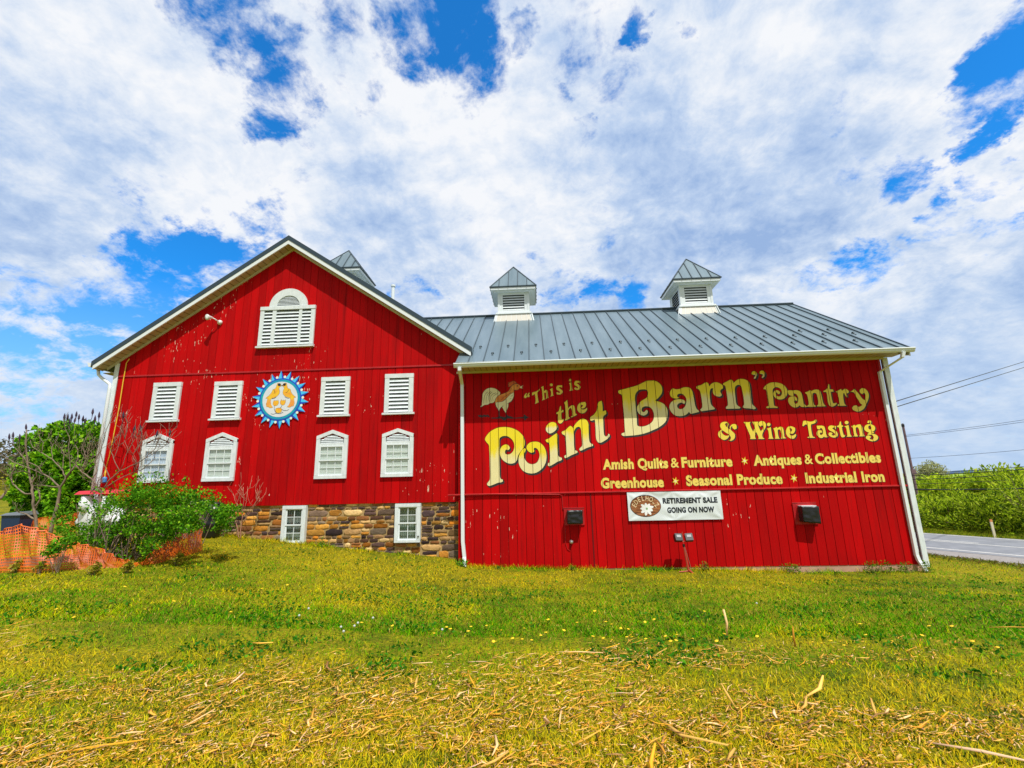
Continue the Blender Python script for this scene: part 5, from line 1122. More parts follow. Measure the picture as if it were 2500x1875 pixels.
for i in range(150):
    px_ = 205+285*rr.random(); yb_ = ghit(px_, np.interp(px_, [180,283,335,386,420,463,494], [1391,1387,1384,1376,1368,1355,1346])).y; y0 = yb_+.25+.5*rr.random(); x0 = at(px_, 1345, y0).x; z0 = float(gz(x0, y0))-.05
    p_ = Vector((x0, y0, z0)); q_ = Vector((x0+rr.uniform(-.4, .4), y0+rr.uniform(-.1, .25), z0+rr.uniform(.6, 1.2))); mid = (p_+q_)/2+Vector((rr.uniform(-.12, .12), rr.uniform(-.1, .1), 0))
    b.tube([p_, mid, q_], [.011, .008, .003], 4)
obj('stem', b, M['twig'], shrub)
soil = MB(); a_ = [(-11.6+3.5*math.cos(t)*(1+.08*math.sin(3*t)), NY+.8+.74*math.sin(t)) for t in np.linspace(0, 6.283, 40, endpoint=False)]
sv = [(-11.6, NY+.8, float(gz(-11.6, NY+.8))+.02)]
for k in (.35, .7, 1.0):
    for x_, y_ in a_: xx, yy = -11.6+(x_+11.6)*k, NY+.8+(y_-NY-.8)*k; sv.append((xx, yy, float(gz(xx, yy))+(.02 if k < 1 else -.01)))
soil.add(sv, [(0, 1+i, 1+(i+1) % 40) for i in range(40)]+[(1+r*40+i, 1+(r+1)*40+i, 1+(r+1)*40+(i+1) % 40, 1+r*40+(i+1) % 40) for r in range(2) for i in range(40)])
kind(obj('bare_soil', soil, mat('dead_leaf_soil', rough=.95, build=mottled((.05, .03, .02), (.20, .12, .06), 16, bmp=.6))), 'structure')
# few pale suckers low in the shrub and a small leafy sprig outside the net
def sprig(pxs, y, n, size, label, pal=G_BRIGHT, name='leafy_weed', cat='weed', group=None, sd=0):
    g_ = np.random.default_rng(sd+50); bl_ = []
    for px, py, rx, rzp in pxs:
        c = at(px, py, y); k = y/FPX; bl_.append((c.x, c.y, c.z, rx*k, max(.08, rx*k*.7), rzp*k))
    P_, D_ = blobs_points(bl_, n, g_, .2, .5, .3); c0 = bl_[0]
    z0 = float(gz(c0[0], c0[1])); P_ = P_[P_[:, 2] > gz(P_[:, 0], P_[:, 1])+.01]; D_ = D_[:len(P_)]
    t = thing(name, label, cat, (c0[0], c0[1], z0), group)
    V1, F1, C1 = leaves(P_, size, g_, pal, .6, .45); npmesh('foliage', V1, F1, M['leaf'], C1, t)
    b_ = MB()
    for i in range(0, len(P_), max(1, len(P_)//9)): b_.tube([(c0[0]+rr.uniform(-.05, .05), c0[1], z0-.02), tuple(P_[i])], .004, 4)
    obj('stem', b_, M['twig'], t); return t
sprig([(150,1330,28,18),(125,1345,22,18),(172,1318,18,14)], ghit(150, 1396).y-.12, 420, .07, 'leafy sprig growing through the orange net left of the big green shrub', sd=1)
sprig([(785,1334,7,24)], 12.05, 120, .05, 'small ivy plant climbing the stone base between the two low windows', name='ivy_plant', cat='ivy', sd=2)
sprig([(1128,1375,18,12),(1118,1380,12,8)], 11.7, 160, .06, 'clump of broad leaves at the foot of the downspout where the two barns meet', sd=3)
for i, (px, w_, h_, lab) in enumerate([(1398,10,8,'tiny grass tuft at the red wall below the round spigot'),(1720,12,15,'grass tuft at the wall just right of the floodlight stand'),(1600,9,6,'low grass tuft at the wall left of the floodlight stand'),(1935,26,12,'weed clump at the pink foundation under the right speaker'),(2130,22,17,'tall weed clump at the pink foundation left of the barn corner'),(2165,18,15,'weed clump on the foundation second from the white corner board'),(2212,20,14,'weed clump on the foundation closest to the white corner board'),(2262,16,16,'weeds growing round the outlet of the right downspout'),(1215,12,7,'short grass tuft at the red wall near its left downspout')]):
    sprig([(px, 1392-h_*.4, w_, h_)], 11.82, int(40+w_*5), .05, lab, [((.07,.19,.006),4),((.14,.28,.01),3),((.3,.34,.03),1)], 'weed_tuft', 'weed', 'weeds along the barn foot', sd=10+i)
sprig([(545,1270,30,35),(540,1305,26,26),(555,1235,18,18)], 11.95, 330, .06, 'thin green weed against the dark left end of the stone base', sd=4)
sprig([(640,1346,60,5),(720,1350,40,5),(590,1338,30,6)], 11.75, 200, .05, 'low strip of weeds at the foot of the stone base under the left low window', sd=5)
# ------------------------------------------------------------------ bare sumac trees with dark seed spikes, traced in their own upright planes
def bare_tree(name, label, paths, scl, y, group, trunk_r, matl, twigs=7, spikes=(), sd=0, jitter=.25, cat='tree'):
    x0, y0, s = scl; g_ = random.Random(sd); f = lambda p_, dy: at(x0+p_[0]*s, y0+p_[1]*s, y+dy)
    root = f(paths[0][0], 0); root.z = float(gz(root.x, root.y)); t = thing(name, label, cat, root, group)
    b_ = MB(); tips = []; known = {}
    for k, pth in enumerate(paths):
        st = known.get(pth[0]); dy0 = st[1] if st else 0; r0 = (st[0]*.72 if st else trunk_r); dyn = dy0+g_.uniform(-jitter, jitter)*(0 if k == 0 else 1); n = len(pth); pts, rad = [], []
        for i, p_ in enumerate(pth):
            u = i/(n-1); dy = dy0+(dyn-dy0)*u; q = f(p_, dy)
            if k == 0 and i == 0: q.z = root.z-.05
            r = r0*(1-u)+max(.007, r0*.38)*u; pts.append(q); rad.append(r); known[p_] = (r, dy)
        dense, dr = [], []
        for i in range(n-1):
            for j in range(3):
                u = j/3; q = pts[i].lerp(pts[i+1], u)
                if j: q = q+Vector((g_.uniform(-1, 1), g_.uniform(-1, 1), g_.uniform(-1, 1)))*.012
                dense.append(q); dr.append(rad[i]*(1-u)+rad[i+1]*u)
        dense.append(pts[-1]); dr.append(rad[-1]); b_.tube(dense, dr, 6); tips.append(pts[-1])
        if k:
            for j in range(twigs):
                i = g_.randrange(max(1, len(dense)//2), len(dense)); a = dense[i]; d = Vector((g_.uniform(-.6, .6), g_.uniform(-.4, .4), g_.uniform(.2, 1))).normalized(); L_ = g_.uniform(.12, .38)
                e = a+d*L_+Vector((0, 0, .06)); b_.tube([a, a+d*L_*.35+Vector((g_.uniform(-.05, .05), 0, -.01)), a+d*L_*.7+Vector((g_.uniform(-.07, .07), 0, .03)), e+Vector((g_.uniform(-.05, .05), 0, .05))], [max(.004, dr[i]*.55), .005, .004, .003], 4)
                if g_.random() < .5: tips.append(e)
    obj('trunk', b_, matl, t, True)
    sp = None
    for (px, py) in spikes:
        q = f((px, py), g_.uniform(-.1, .1)); m1 = MB(); d = Vector((g_.uniform(-.2, .2), g_.uniform(-.2, .2), 1)).normalized()
        m1.lathe([(.006, -.1), (.012, -.01), (.028, .03), (.022, .10), (.004, .17)], q, d, 6)
        m1.tube([q-d*.1, q-d*.22+Vector((g_.uniform(-.05, .05), 0, 0))], .006, 4); obj('seed_spike', m1, M['spike'], t)
    return t
Z2 = (0, 980, 300/1131); GS = 'bare sumac trees behind the orange net'
bare_tree('sumac_tree', 'bare forked sumac tree with a bent grey trunk and spreading twigs at the left', [[(460,1200),(500,1060),(535,920),(552,790),(605,710),(690,590)],[(690,590),(720,500),(715,440),(690,400)],[(690,590),(800,510),(830,400),(825,350)],[(690,590),(780,520),(870,420),(960,330)],[(552,790),(480,720),(400,670),(330,640),(200,590),(100,540),(0,490)],[(400,670),(350,600),(260,560),(210,560),(210,480),(245,400)],[(605,710),(580,640),(480,530),(380,470),(300,420),(280,360)],[(580,640),(580,560),(590,480),(555,420)],[(605,710),(650,640),(630,440),(640,330),(600,250),(580,160)],[(690,590),(750,650),(800,590),(900,530)],[(750,650),(780,720),(870,770)],[(480,530),(475,440),(490,390)],[(552,790),(420,775),(300,775)],[(380,470),(400,380),(360,310)],[(690,590),(660,560),(620,500),(560,470)],[(800,510),(760,430),(790,330)]],
          Z2, 12.75, GS, .052, M['bark'], 7, [(700,140),(725,165),(685,190),(760,180),(660,160),(620,165),(590,160),(780,200),(640,200)], 3)
bare_tree('sumac_tree', 'slim leaning bare sumac tree with few twigs, furthest left behind the orange net', [[(390,1190),(330,1090),(310,980),(300,850),(290,760),(270,660),(250,560),(240,430),(245,260)],[(300,850),(230,850),(160,800),(110,740),(100,690),(140,610)],[(100,690),(30,660)],[(110,740),(100,640),(90,580)],[(270,660),(200,640),(60,690)],[(330,1090),(250,1040),(150,1010)],[(290,760),(340,690),(325,620)],[(310,980),(370,900),(350,820)],[(0,900),(40,850),(60,830)],[(250,560),(180,470),(120,400)]],
          Z2, 12.9, GS, .042, M['bark'], 7, [(85,345),(180,350),(240,255),(120,330)], 4)
Z3 = (0, 950, 620/2143)
bare_tree('sumac_tree', 'bare sumac with reddish twigs reaching in front of the first pointed window', [[(850,1120),(845,980),(860,880),(875,840)],[(875,840),(930,760),(1010,690),(1150,630),(1230,580),(1310,500),(1340,400)],[(1010,690),(960,590),(930,500),(1000,380)],[(875,840),(1000,760),(1130,700),(1200,680),(1300,590)],[(1230,580),(1300,540),(1400,470),(1440,380)],[(1010,690),(1080,520),(1140,420),(1200,330)],[(1080,520),(1050,430),(1080,290)],[(860,880),(780,760),(690,700),(640,640)],[(780,760),(820,690),(800,600),(860,500)],[(690,700),(720,600),(810,560)],[(875,840),(820,820),(760,880)],[(1150,630),(1120,560),(1200,420)],[(960,590),(1000,480),(1040,250)],[(1130,700),(1180,600),(1190,430)],[(930,760),(880,640),(850,540),(880,400),(935,240)]],
          Z3, 11.75, GS, .06, M['twig'], 11, [(1040,240),(1190,350),(1430,390),(1130,350),(835,240),(780,210),(800,270),(1320,395)], 6, .15)
Z8 = (450, 1050, 700/2212)
bare_tree('bare_bush', 'small bare reddish twig bush in front of the stone base', [[(430,860),(440,740),(450,650)],[(450,650),(400,560),(375,490)],[(450,650),(460,540),(455,440)],[(450,650),(480,550),(490,455)],[(440,740),(530,600),(560,540),(550,460)],[(440,740),(500,620),(580,510)],[(430,860),(400,720),(370,600)],[(450,650),(430,540),(425,450)],[(530,600),(585,540)]],
          Z8, 11.95, None, .017, M['redtwig'], 4, (), 8, .12, cat='bush')
# ------------------------------------------------------------------ orange safety net
def net(name, label, bot, top, ysh, ncol, nrow, parts=True):
    B_ = [ghit(*p_) for p_ in bot]; 
    def poly(L_, t, key):
        f = t*(len(L_)-1); i = min(int(f), len(L_)-2); return L_[i].lerp(L_[i+1], f-i)
    tx = [p_[0] for p_ in top]; ty = [p_[1] for p_ in top]
    bx = [p_[0] for p_ in bot]; t = thing(name, label, 'net', B_[len(B_)//2])
    grid = []
    for i in range(ncol+1):
        px = bx[0]+(bx[-1]-bx[0])*i/ncol; k = np.interp(px, bx, range(len(bx))); j = min(int(k), len(bx)-2); bp = B_[j].lerp(B_[j+1], k-j)
        tp = at(px, np.interp(px, tx, ty), bp.y+ysh); col_ = []
        for r in range(nrow+1):
            u = r/nrow; p_ = bp.lerp(tp, u); p_.y += .05*math.sin(i*.31+u*3)*math.sin(u*3.1)+.03*math.sin(i*.9)*u; p_.z += .012*math.sin(i*.57+u*5)*u
            col_.append(p_)
        grid.append(col_)
    b_ = MB(); fr = .16
    for i in range(ncol):
        for r in range(nrow):
            q = [grid[i][r], grid[i+1][r], grid[i+1][r+1], grid[i][r+1]]; c = sum(q, Vector())/4; k = fr if r < nrow-1 else fr
            inn = [p_.lerp(c, .36) for p_ in q]; b_.add(q+inn, [(0, 1, 5, 4), (1, 2, 6, 5), (2, 3, 7, 6), (3, 0, 4, 7)])
    obj('mesh_sheet', b_, M['net'], t)
    b_ = MB(); b_.tube([c_[-1] for c_ in grid], .012, 4); obj('edge_cord', b_, M['net'], t)
    return t
net('safety_net', 'sagging orange plastic safety net along the front of the shrub', [(-60,1402),(0,1399),(60,1399),(120,1397),(180,1391),(283,1387),(335,1384),(386,1376),(420,1368),(463,1355),(494,1346)],
    [(-60,1325),(0,1298),(48,1281),(106,1296),(159,1318),(200,1330),(231,1336),(257,1346),(283,1361),(317,1372),(343,1377),(360,1360),(386,1336),(403,1323),(438,1305),(486,1286),(494,1290)], .12, 190, 15)
net('safety_net', 'far span of orange plastic net behind the bare sumac trunks', [(70,1302),(120,1300),(170,1298),(230,1296)], [(70,1280),(95,1264),(140,1262),(190,1251),(230,1250)], .05, 60, 12)
for i, (px, py) in enumerate([(40,1385),(95,1388),(230,1390),(310,1386),(430,1368)]):
    sprig([(px, py, 16, 10), (px+8, py-8, 7, 12)], ghit(px, py+12).y-.06, 130, .075, ['yellowed weeds at the foot of the orange net, leftmost','yellowed weeds at the foot of the orange net below its highest part','yellowed weeds at the foot of the orange net below the leafy shrub','yellowed weeds by the lowest dip of the orange net','yellowed weeds at the foot of the right end of the orange net'][i], [((.40,.34,.03),3),((.20,.26,.01),3),((.52,.40,.08),2)], 'weed_tuft', 'weed', 'weeds along the orange net', sd=30+i)
# odds and ends at the left end of the barn
def boxy(name, label, cat, x0, x1, y0, y1, z0, z1, m1):
    return thing(name, label, cat, ((x0+x1)/2, y0, z0))
wh = thing('tarp_heap', 'white tarp covered heap with a flat red cover behind the shrub', 'tarp', at(245, 1265, 11.95))
bm = bmesh.new(); bmesh.ops.create_icosphere(bm, subdivisions=4, radius=1); o_ = origin(wh); c1 = at(245, 1262, 11.95)
for v in bm.verts:
    d = v.co.copy(); n_ = mnoise.noise(d*2.2)*.14+mnoise.noise(d*6)*.05; v.co = Vector((c1.x+d.x*(.62+n_), c1.y+d.y*.16, c1.z+d.z*(.52+n_)-.03))-o_
me = bpy.data.meshes.new('tarp'); bm.to_mesh(me); bm.free(); me.materials.append(M['tarp']); me.polygons.foreach_set('use_smooth', [True]*len(me.polygons)); link('tarp', me, wh)
b = MB(); c2 = at(240, 1212, 11.9)
for sx in (-.28, .30): b.lathe([(.15, -.3), (.16, -.05), (.13, .02), (.13, .12)], (c2.x+sx, 11.88, c2.z-.1), (0, 0, 1), 14)
obj('white_drum', b, M['tarp'], wh, True)
b = MB(); b.hull8([(c2.x-.52, 11.72, c2.z+.06), (c2.x+.70, 11.72, c2.z+.07), (c2.x+.72, 12.12, c2.z+.09), (c2.x-.5, 12.12, c2.z+.08)], [(c2.x-.45, 11.78, c2.z+.15), (c2.x+.62, 11.78, c2.z+.17), (c2.x+.64, 12.1, c2.z+.18), (c2.x-.45, 12.1, c2.z+.16)]); obj('red_cover', b, M['red_cover'], wh)
b = MB(); a_ = at(445, 1224, 11.9); e_ = at(518, 1229, 11.9); 
b.hull8([a_+Vector((0, -.02, -.05)), e_+Vector((0, -.02, -.07)), e_+Vector((0, -.02, .06)), a_+Vector((0, -.02, .08))], [a_+Vector((0, .1, -.05)), e_+Vector((0, .1, -.07)), e_+Vector((0, .1, .06)), a_+Vector((0, .1, .08))])
b.box(a_.x+.1, a_.x+.2, 11.93, 12.02, float(gz(a_.x, 12))-.1, a_.z); b.box(e_.x-.2, e_.x-.1, 11.93, 12.02, float(gz(e_.x, 12))-.1, e_.z)
tag(obj('plank', b, M['wood'], None, loc=tuple(a_)), 'grey weathered plank lying against the red wall above the shrub', 'plank')
b = MB(); c3 = at(507, 1325, 11.75); z0 = float(gz(c3.x, 11.75))
bk = thing('black_barrel', 'black plastic barrel standing behind the right end of the orange net', 'barrel', (c3.x, 11.75, z0))
b.lathe([(.20, 0), (.23, .06), (.22, .3), (.245, .34), (.22, .38), (.23, .62), (.245, .66), (.22, .70), (.18, .85)], (c3.x, 11.75, z0), (.12, 0, 1), 20); obj('drum', b, M['black'], bk, True)
b = MB(); b.lathe([(.19, .85), (.19, .88), (.05, .9)], (c3.x+.0, 11.75, z0), (.12, 0, 1), 20); obj('lid', b, M['black'], bk, True)
c4 = at(48, 1275, 17.5); z4 = float(gz(c4.x, 17.5)); wb = .55
bn_ = thing('blue_bin', 'dark blue covered bin standing on the grass at the far left', 'bin', (c4.x, 17.5, z4))
b = MB(); b.hull8([(c4.x-.34, 17.2, z4), (c4.x+.34, 17.2, z4), (c4.x+.34, 17.7, z4), (c4.x-.34, 17.7, z4)], [(c4.x-.40, 17.15, z4+.72), (c4.x+.38, 17.15, z4+.72), (c4.x+.38, 17.75, z4+.72), (c4.x-.40, 17.75, z4+.72)]); obj('bin_body', b, M['bluebin'], bn_)
b = MB(); b.hull8([(c4.x-.43, 17.1, z4+.72), (c4.x+.42, 17.1, z4+.72), (c4.x+.42, 17.8, z4+.72), (c4.x-.43, 17.8, z4+.72)], [(c4.x-.3, 17.2, z4+.80), (c4.x+.34, 17.2, z4+.86), (c4.x+.34, 17.75, z4+.86), (c4.x-.3, 17.75, z4+.80)]); obj('bin_lid', b, mat('grey_lid', (.14, .16, .18), .4), bn_)
# ------------------------------------------------------------------ trees and hedges behind
def tree(name, label, blobs, n, size, pal, trunk, group=None, sd=0, narrow=.5, up=.3, shell=.5, drop=.2, limbs=8, cat='tree', matl='bark', trunk_r=.16):
    g_ = np.random.default_rng(sd+200); x, y = trunk; z = float(gz(x, y)); t = thing(name, label, cat, (x, y, z), group)
    P_, D_ = blobs_points(blobs, n, g_, shell, drop, .35); ok_ = P_[:, 2] > gz(P_[:, 0], P_[:, 1])+.05; P_, D_ = P_[ok_], D_[ok_]
    V1, F1, C1 = leaves(P_, size, g_, pal, up, narrow, D_); npmesh('crown', V1, F1, M['leaf'], C1, t)
    b_ = MB(); top = max(q[2] for q in blobs); r3 = random.Random(sd)
    b_.tube([(x, y, z-.1), (x+.05, y, z+(top-z)*.35), (x-.04, y+.05, z+(top-z)*.8)], [trunk_r, trunk_r*.7, trunk_r*.25], 7)
    for i in range(limbs):
        q = blobs[r3.randrange(len(blobs))]; h = z+(top-z)*r3.uniform(.1, .55); e = Vector((q[0]+q[3]*r3.uniform(-.6, .6), q[1]+q[4]*r3.uniform(-.6, .6), q[2]+q[5]*r3.uniform(-.3, .7)))
        s_ = Vector((x, y, h)); b_.tube([s_, s_.lerp(e, .5)+Vector((0, 0, -.1)), e], [trunk_r*.4, trunk_r*.25, .012], 5)
    obj('trunk', b_, M[matl], t); return t
def pb(L_, y, k=1.0, dy=.8):
    o_ = []
    for px, py, rx, rzp in L_:
        c = at(px, py, y); s_ = y/FPX; o_.append((c.x, c.y, c.z, rx*s_*k, max(.4, rx*s_*dy), rzp*s_*k))
    return o_
bl_ = pb([(90,1090,45,45),(150,1075,60,45),(215,1080,48,50),(70,1140,40,50),(140,1150,80,70),(215,1160,50,70),(100,1210,60,55),(180,1220,70,60),(60,1190,30,40),(235,1220,30,60)], 19.0)
tree('leafy_tree', 'dense bright green broadleaf tree left of the gable barn', bl_, 30000, .17, G_MAPLE, (bl_[4][0], 19.6), sd=1, narrow=.7, shell=.62, drop=.28)
# brown wood on the rise at the far left
gw = np.random.default_rng(77); Pw = []; 
for i in range(60):
    x_ = gw.uniform(-88, -40); y_ = gw.uniform(38, 62); z_ = float(gz(x_, y_)); h_ = gw.uniform(2.5, 4.5)
    pts_, _ = blobs_points([(x_, y_, z_+h_*.6, 1.7, 1.7, h_*.55)], 260, gw, .3, .3, .3); Pw.append(pts_)
Pw = np.concatenate(Pw); V_, F_, C_ = leaves(Pw, .42, gw, [((.16,.13,.06),4),((.10,.10,.05),3),((.17,.17,.05),2),((.07,.08,.05),2)], .3, .4)
kind(npmesh('distant_brown_wood', V_, F_, M['leaf'], C_), 'stuff')
# willow like shrubs across the road: each with crown and stems
GH = 'bright green shrubs across the road'
hed = [(2265,1268,50,47,31.6,'first bright green shrub of the hedge, half hidden by the white barn corner'),(2335,1265,55,46,32.0,'bright green shrub between the barn corner shrub and the marker post'),(2400,1263,55,49,32.2,'bright green shrub directly left of the marker post'),(2465,1264,50,49,31.8,'bright green shrub right of the marker post at the picture edge'),(2535,1245,55,70,31.5,'bright green shrub of the hedge just past the right picture edge'),(2205,1252,45,60,31.5,'bright green shrub of the hedge hidden behind the barn corner')]
for i, (px, py, rx, rzp, q_, lab) in enumerate(hed[:5]):
    c = atq(px, py, q_); s_ = (c-Vector(EYE)).length/FPX*.93; B1 = []
    for k in range(7):
        a = k*.9+i; B1.append((c.x+math.cos(a)*rx*s_*.55, c.y+math.sin(a)*rx*s_*.5, c.z+rzp*s_*(.45*math.sin(k*1.7+i)), rx*s_*.62, rx*s_*.62, rzp*s_*.62))
    tree('hedge_shrub', lab, B1, 6500, .19, G_WILLOW, (c.x, c.y+.3), GH, 20+i, .26, .9, .35, .12, 34, 'shrub', 'twig', .05)
GB = 'leafy shrubs and trees in the field beyond the hedge'
far = [(2290,1195,45,30,44,'pale green rounded bush beyond the hedge, under the round bare tree'),(2345,1190,38,20,50,'low yellow green bush beyond the hedge, below the gap with the blue hill'),(2410,1180,38,26,46,'yellow green bush beyond the hedge, above the marker post'),(2455,1172,40,26,52,'tall yellow green tree line bush near the right picture edge'),(2500,1180,45,32,44,'bright bush beyond the hedge cut by the right picture edge'),(2235,1195,30,22,48,'yellow green bush beyond the hedge beside the barn corner')]
for i, (px, py, rx, rzp, q_, lab) in enumerate(far):
    c = atq(px, py, q_); s_ = (c-Vector(EYE)).length/FPX; z0 = float(gz(c.x, c.y)); B1 = []
    for k in range(6):
        a = k*1.05+i; B1.append((c.x+math.cos(a)*rx*s_*.5, c.y+math.sin(a)*rx*s_*.5, c.z+rzp*s_*.35*math.sin(k*2.1+i)-.2, rx*s_*.6, rx*s_*.6, rzp*s_*.75))
    B1.append((c.x, c.y, (c.z+z0)/2, rx*s_*.9, rx*s_*.8, max(.6, (c.z-z0)*.6)))
    tree('field_bush', lab, B1, 4200, .30, [((.28,.42,.015),3),((.42,.56,.02),4),((.55,.62,.04),2),((.14,.22,.015),2)], (c.x, c.y), GB, 40+i, .4, .7, .5, .2, 10, 'bush', 'twig', .06)
c = atq(2273, 1156, 70); s_ = (c-Vector(EYE)).length/FPX
tree('round_tree', 'round thinly leaved tree rising above the field behind the hedge', [(c.x, c.y, c.z, 27*s_, 25*s_, 20*s_), (c.x, c.y, c.z+5*s_, 18*s_, 18*s_, 16*s_)], 2300, .30, [((.46,.50,.24),3),((.56,.58,.30),2),((.26,.27,.12),3)], (c.x, c.y), None, 61, .35, .5, .25, .3, 40, 'tree', 'twig', .18)
c = atq(2395, 1160, 66); s_ = (c-Vector(EYE)).length/FPX
tree('bare_tree', 'thin half bare tree standing against the sky right of the blue hill', [(c.x, c.y, c.z-4*s_, 22*s_, 20*s_, 12*s_)], 260, .28, [((.30,.33,.2),3),((.2,.2,.12),3)], (c.x, c.y), None, 62, .35, .5, .2, .3, 46, 'tree', 'twig', .14)
# marker post by the hedge
c = atq(2427, 1303, 29.75); z0 = float(gz(c.x, c.y)); tp = atq(2423, 1269, 29.75)
mp = thing('marker_post', 'short white roadside marker post with an orange tip in front of the hedge', 'post', (c.x, c.y, z0))
b = MB(); h_ = tp.z-z0; b.hull8([(c.x-.05, c.y-.02, z0-.1), (c.x+.05, c.y-.02, z0-.1), (c.x+.05, c.y+.02, z0-.1), (c.x-.05, c.y+.02, z0-.1)], [(c.x-.055, c.y-.02, z0+h_*.88), (c.x+.045, c.y-.02, z0+h_*.88), (c.x+.045, c.y+.02, z0+h_*.88), (c.x-.055, c.y+.02, z0+h_*.88)]); obj('post', b, mat('marker_white', (.62, .58, .42), .5), mp)
b = MB(); b.box(c.x-.056, c.x+.046, c.y-.022, c.y+.022, z0+h_*.881, z0+h_*1.02); obj('tip', b, mat('marker_orange', (.6, .25, .08), .5), mp)
# ------------------------------------------------------------------ utility pole and wires on the right
q_ = 33.0; pt = atq(2205, 1042, q_); zp = float(gz(pt.x, pt.y))
up_ = thing('utility_pole', 'thin utility pole showing just above the right edge of the barn wall', 'pole', (pt.x, pt.y, zp))
M['pole'] = mat('brown_pole', (.16, .10, .11), .8)
b = MB(); b.tube([(pt.x, pt.y, zp-.3), (pt.x, pt.y, pt.z)], [.075, .06], 10); obj('pole', b, M['pole'], up_)
b = MB(); b.lathe([(.075, 0), (.075, .14), (.03, .2)], (pt.x, pt.y, pt.z), (0, 0, 1), 10); obj('insulator', b, M['black'], up_)
b = MB(); z1 = atq(2218, 1150, q_).z; b.box(pt.x-.08, pt.x+.16, pt.y-.06, pt.y+.06, z1-.2, z1+.1); obj('bracket', b, M['pole'], up_)
def wire(a, e, r, label, sag=.1, group='overhead wires at the right'):
    pts = [a.lerp(e, t)+Vector((0, 0, -sag*4*t*(1-t))) for t in np.linspace(0, 1, 13)]
    ext = e+(e-a)*.6; pts.append(ext)
    return tag(obj('overhead_wire', MB().tube(pts, r, 5), M['black'], None, loc=tuple(a)), label, 'wire', group)
M['wire_far'] = M['black']
def endr(px, py, X):
    r = ray(px, py); p_ = EYE+r*(X/r[0]); return Vector(p_)
for i, (p0_, p1_, lab) in enumerate([((2183,981),(2500,883),'upper of the two thick black wires running from the barn to the right edge'),((2186,994),(2500,897),'lower of the two thick black wires running from the barn to the right edge')]):
    a = endr(*p0_, 9.27); e = atq(*p1_, 27.0); wire(a, e, .012, lab, .0)
for i, (p0_, p1_, r, lab) in enumerate([((2208,1063),(2500,1025),.009,'highest thin grey wire crossing the sky below the two thick wires'),((2209,1066),(2500,1030),.009,'thin grey wire running close under the highest thin one'),((2219,1119),(2500,1098),.009,'single thin wire in the middle of the sky right of the barn'),((2222,1157),(2500,1139),.013,'thin wire just above the round tree'),((2222,1161),(2500,1146),.022,'black wire passing through the top of the round tree'),((2224,1171),(2500,1157),.018,'black wire skimming the top of the blue hill'),((2226,1182),(2500,1170),.012,'thin wire passing in front of the yellow green bushes'),((2228,1195),(2500,1193),.036,'thick black cable low in front of the hedge tops')]):
    wire(atq(*p0_, q_-.4), atq(*p1_, q_-.4), r, lab, .03)

# ------------------------------------------------------------------ lawn: grass blades, straw, stalks, dandelions
gr = np.random.default_rng(21)
def view_points(n, y0, y1, g_, power=1.0, margin=1.28):
    u = g_.random(n); y = (y0**(1-power)+u*(y1**(1-power)-y0**(1-power)))**(1/(1-power)) if power != 1 else y0*(y1/y0)**u
    x = (g_.random(n)*2-1)*(y*margin+.6); return x, y
def patch(x, y):
    """0 green ... 1 yellow"""
    a = fbm(x*.35+3, y*.8+9, 1)*.55+fbm(x*1.6, y*2.6, 2)*.45
    band = -.17*np.exp(-((y-7.4)/1.9)**2)*sstep(-6, 1, x)-.07 - .14*np.exp(-((y-6.3)/.6)**2) + .13*np.exp(-((y-10.6)/1.4)**2)*np.exp(-((x+3.5)/5)**2) + .14*np.exp(-((y-3.4)/1.8)**2) - .10*sstep(4, 9, x)*sstep(5, 8, y)
    return np.clip((a+band-.27)/.30, 0, 1)
def grass(n, y0, y1, h, w, power, seg2, xy=None):
    x, y = view_points(n, y0, y1, gr, power) if xy is None else xy
    ok_ = ~((y > np.where(x < -2.1, GY-.02, SYW-.02)) & (x > GX0-.1) & (x < 9.3)) & ~(((x+11.6)/3.4)**2+((y-NY-.8)/.7)**2 < 1) & (.85*x+.53*y < 18.4); x, y = x[ok_], y[ok_]; n = len(x)
    z = gz(x, y); pt_ = patch(x, y)
    clump = fbm(x*3.1, y*3.1, 8)
    L = h*(.45+.9*gr.random(n))*(.6+.9*clump); a = gr.random(n)*6.283; ww = w*(.6+.8*gr.random(n))
    dx, dy = np.cos(a), np.sin(a); lean = L*(.35+.65*gr.random(n)**.7); b_ = gr.random(n)*6.283; lx_, ly_ = np.cos(b_)*lean, np.sin(b_)*lean
    hz2 = np.sqrt(np.maximum(.02*L*L, L*L-lean**2))
    base = np.stack([x, y, z-.006], 1); wd = np.stack([dx*ww, dy*ww, np.zeros(n)], 1)
    mid = base+np.stack([lx_*.32, ly_*.32, hz2*.62], 1); tip = base+np.stack([lx_, ly_, hz2], 1)
    r = gr.random(n); C = np.empty((n, 3)); f = (pt_+gr.normal(0, .25, n))
    C[:] = (.08, .36, .002)
    C[f > .14] = (.24, .55, .003); C[f > .38] = (.52, .64, .004); C[f > .60] = (.84, .68, .006); C[(f > .88)] = (.95, .68, .02)
    C[r < .25] = (.018, .055, .002); C[(r > .96)] = (.86, .58, .15)
    C *= (.72+.6*gr.random(n))[:, None]; C = np.minimum(C, .97)
    if seg2:
        V_ = np.stack([base-wd, base+wd, mid+wd*.8, mid-wd*.8, tip+wd*.15, tip-wd*.15], 1).reshape(-1, 3); k = np.arange(n)[:, None]*6
        F_ = np.concatenate([k+np.array([[0, 1, 2, 3]]), k+np.array([[3, 2, 4, 5]])]); return V_, F_, np.repeat(C, 6, 0)
    V_ = np.stack([base-wd, base+wd, tip+wd*.3, tip-wd*.3], 1).reshape(-1, 3); return V_, np.arange(4*n).reshape(n, 4), np.repeat(C, 4, 0)
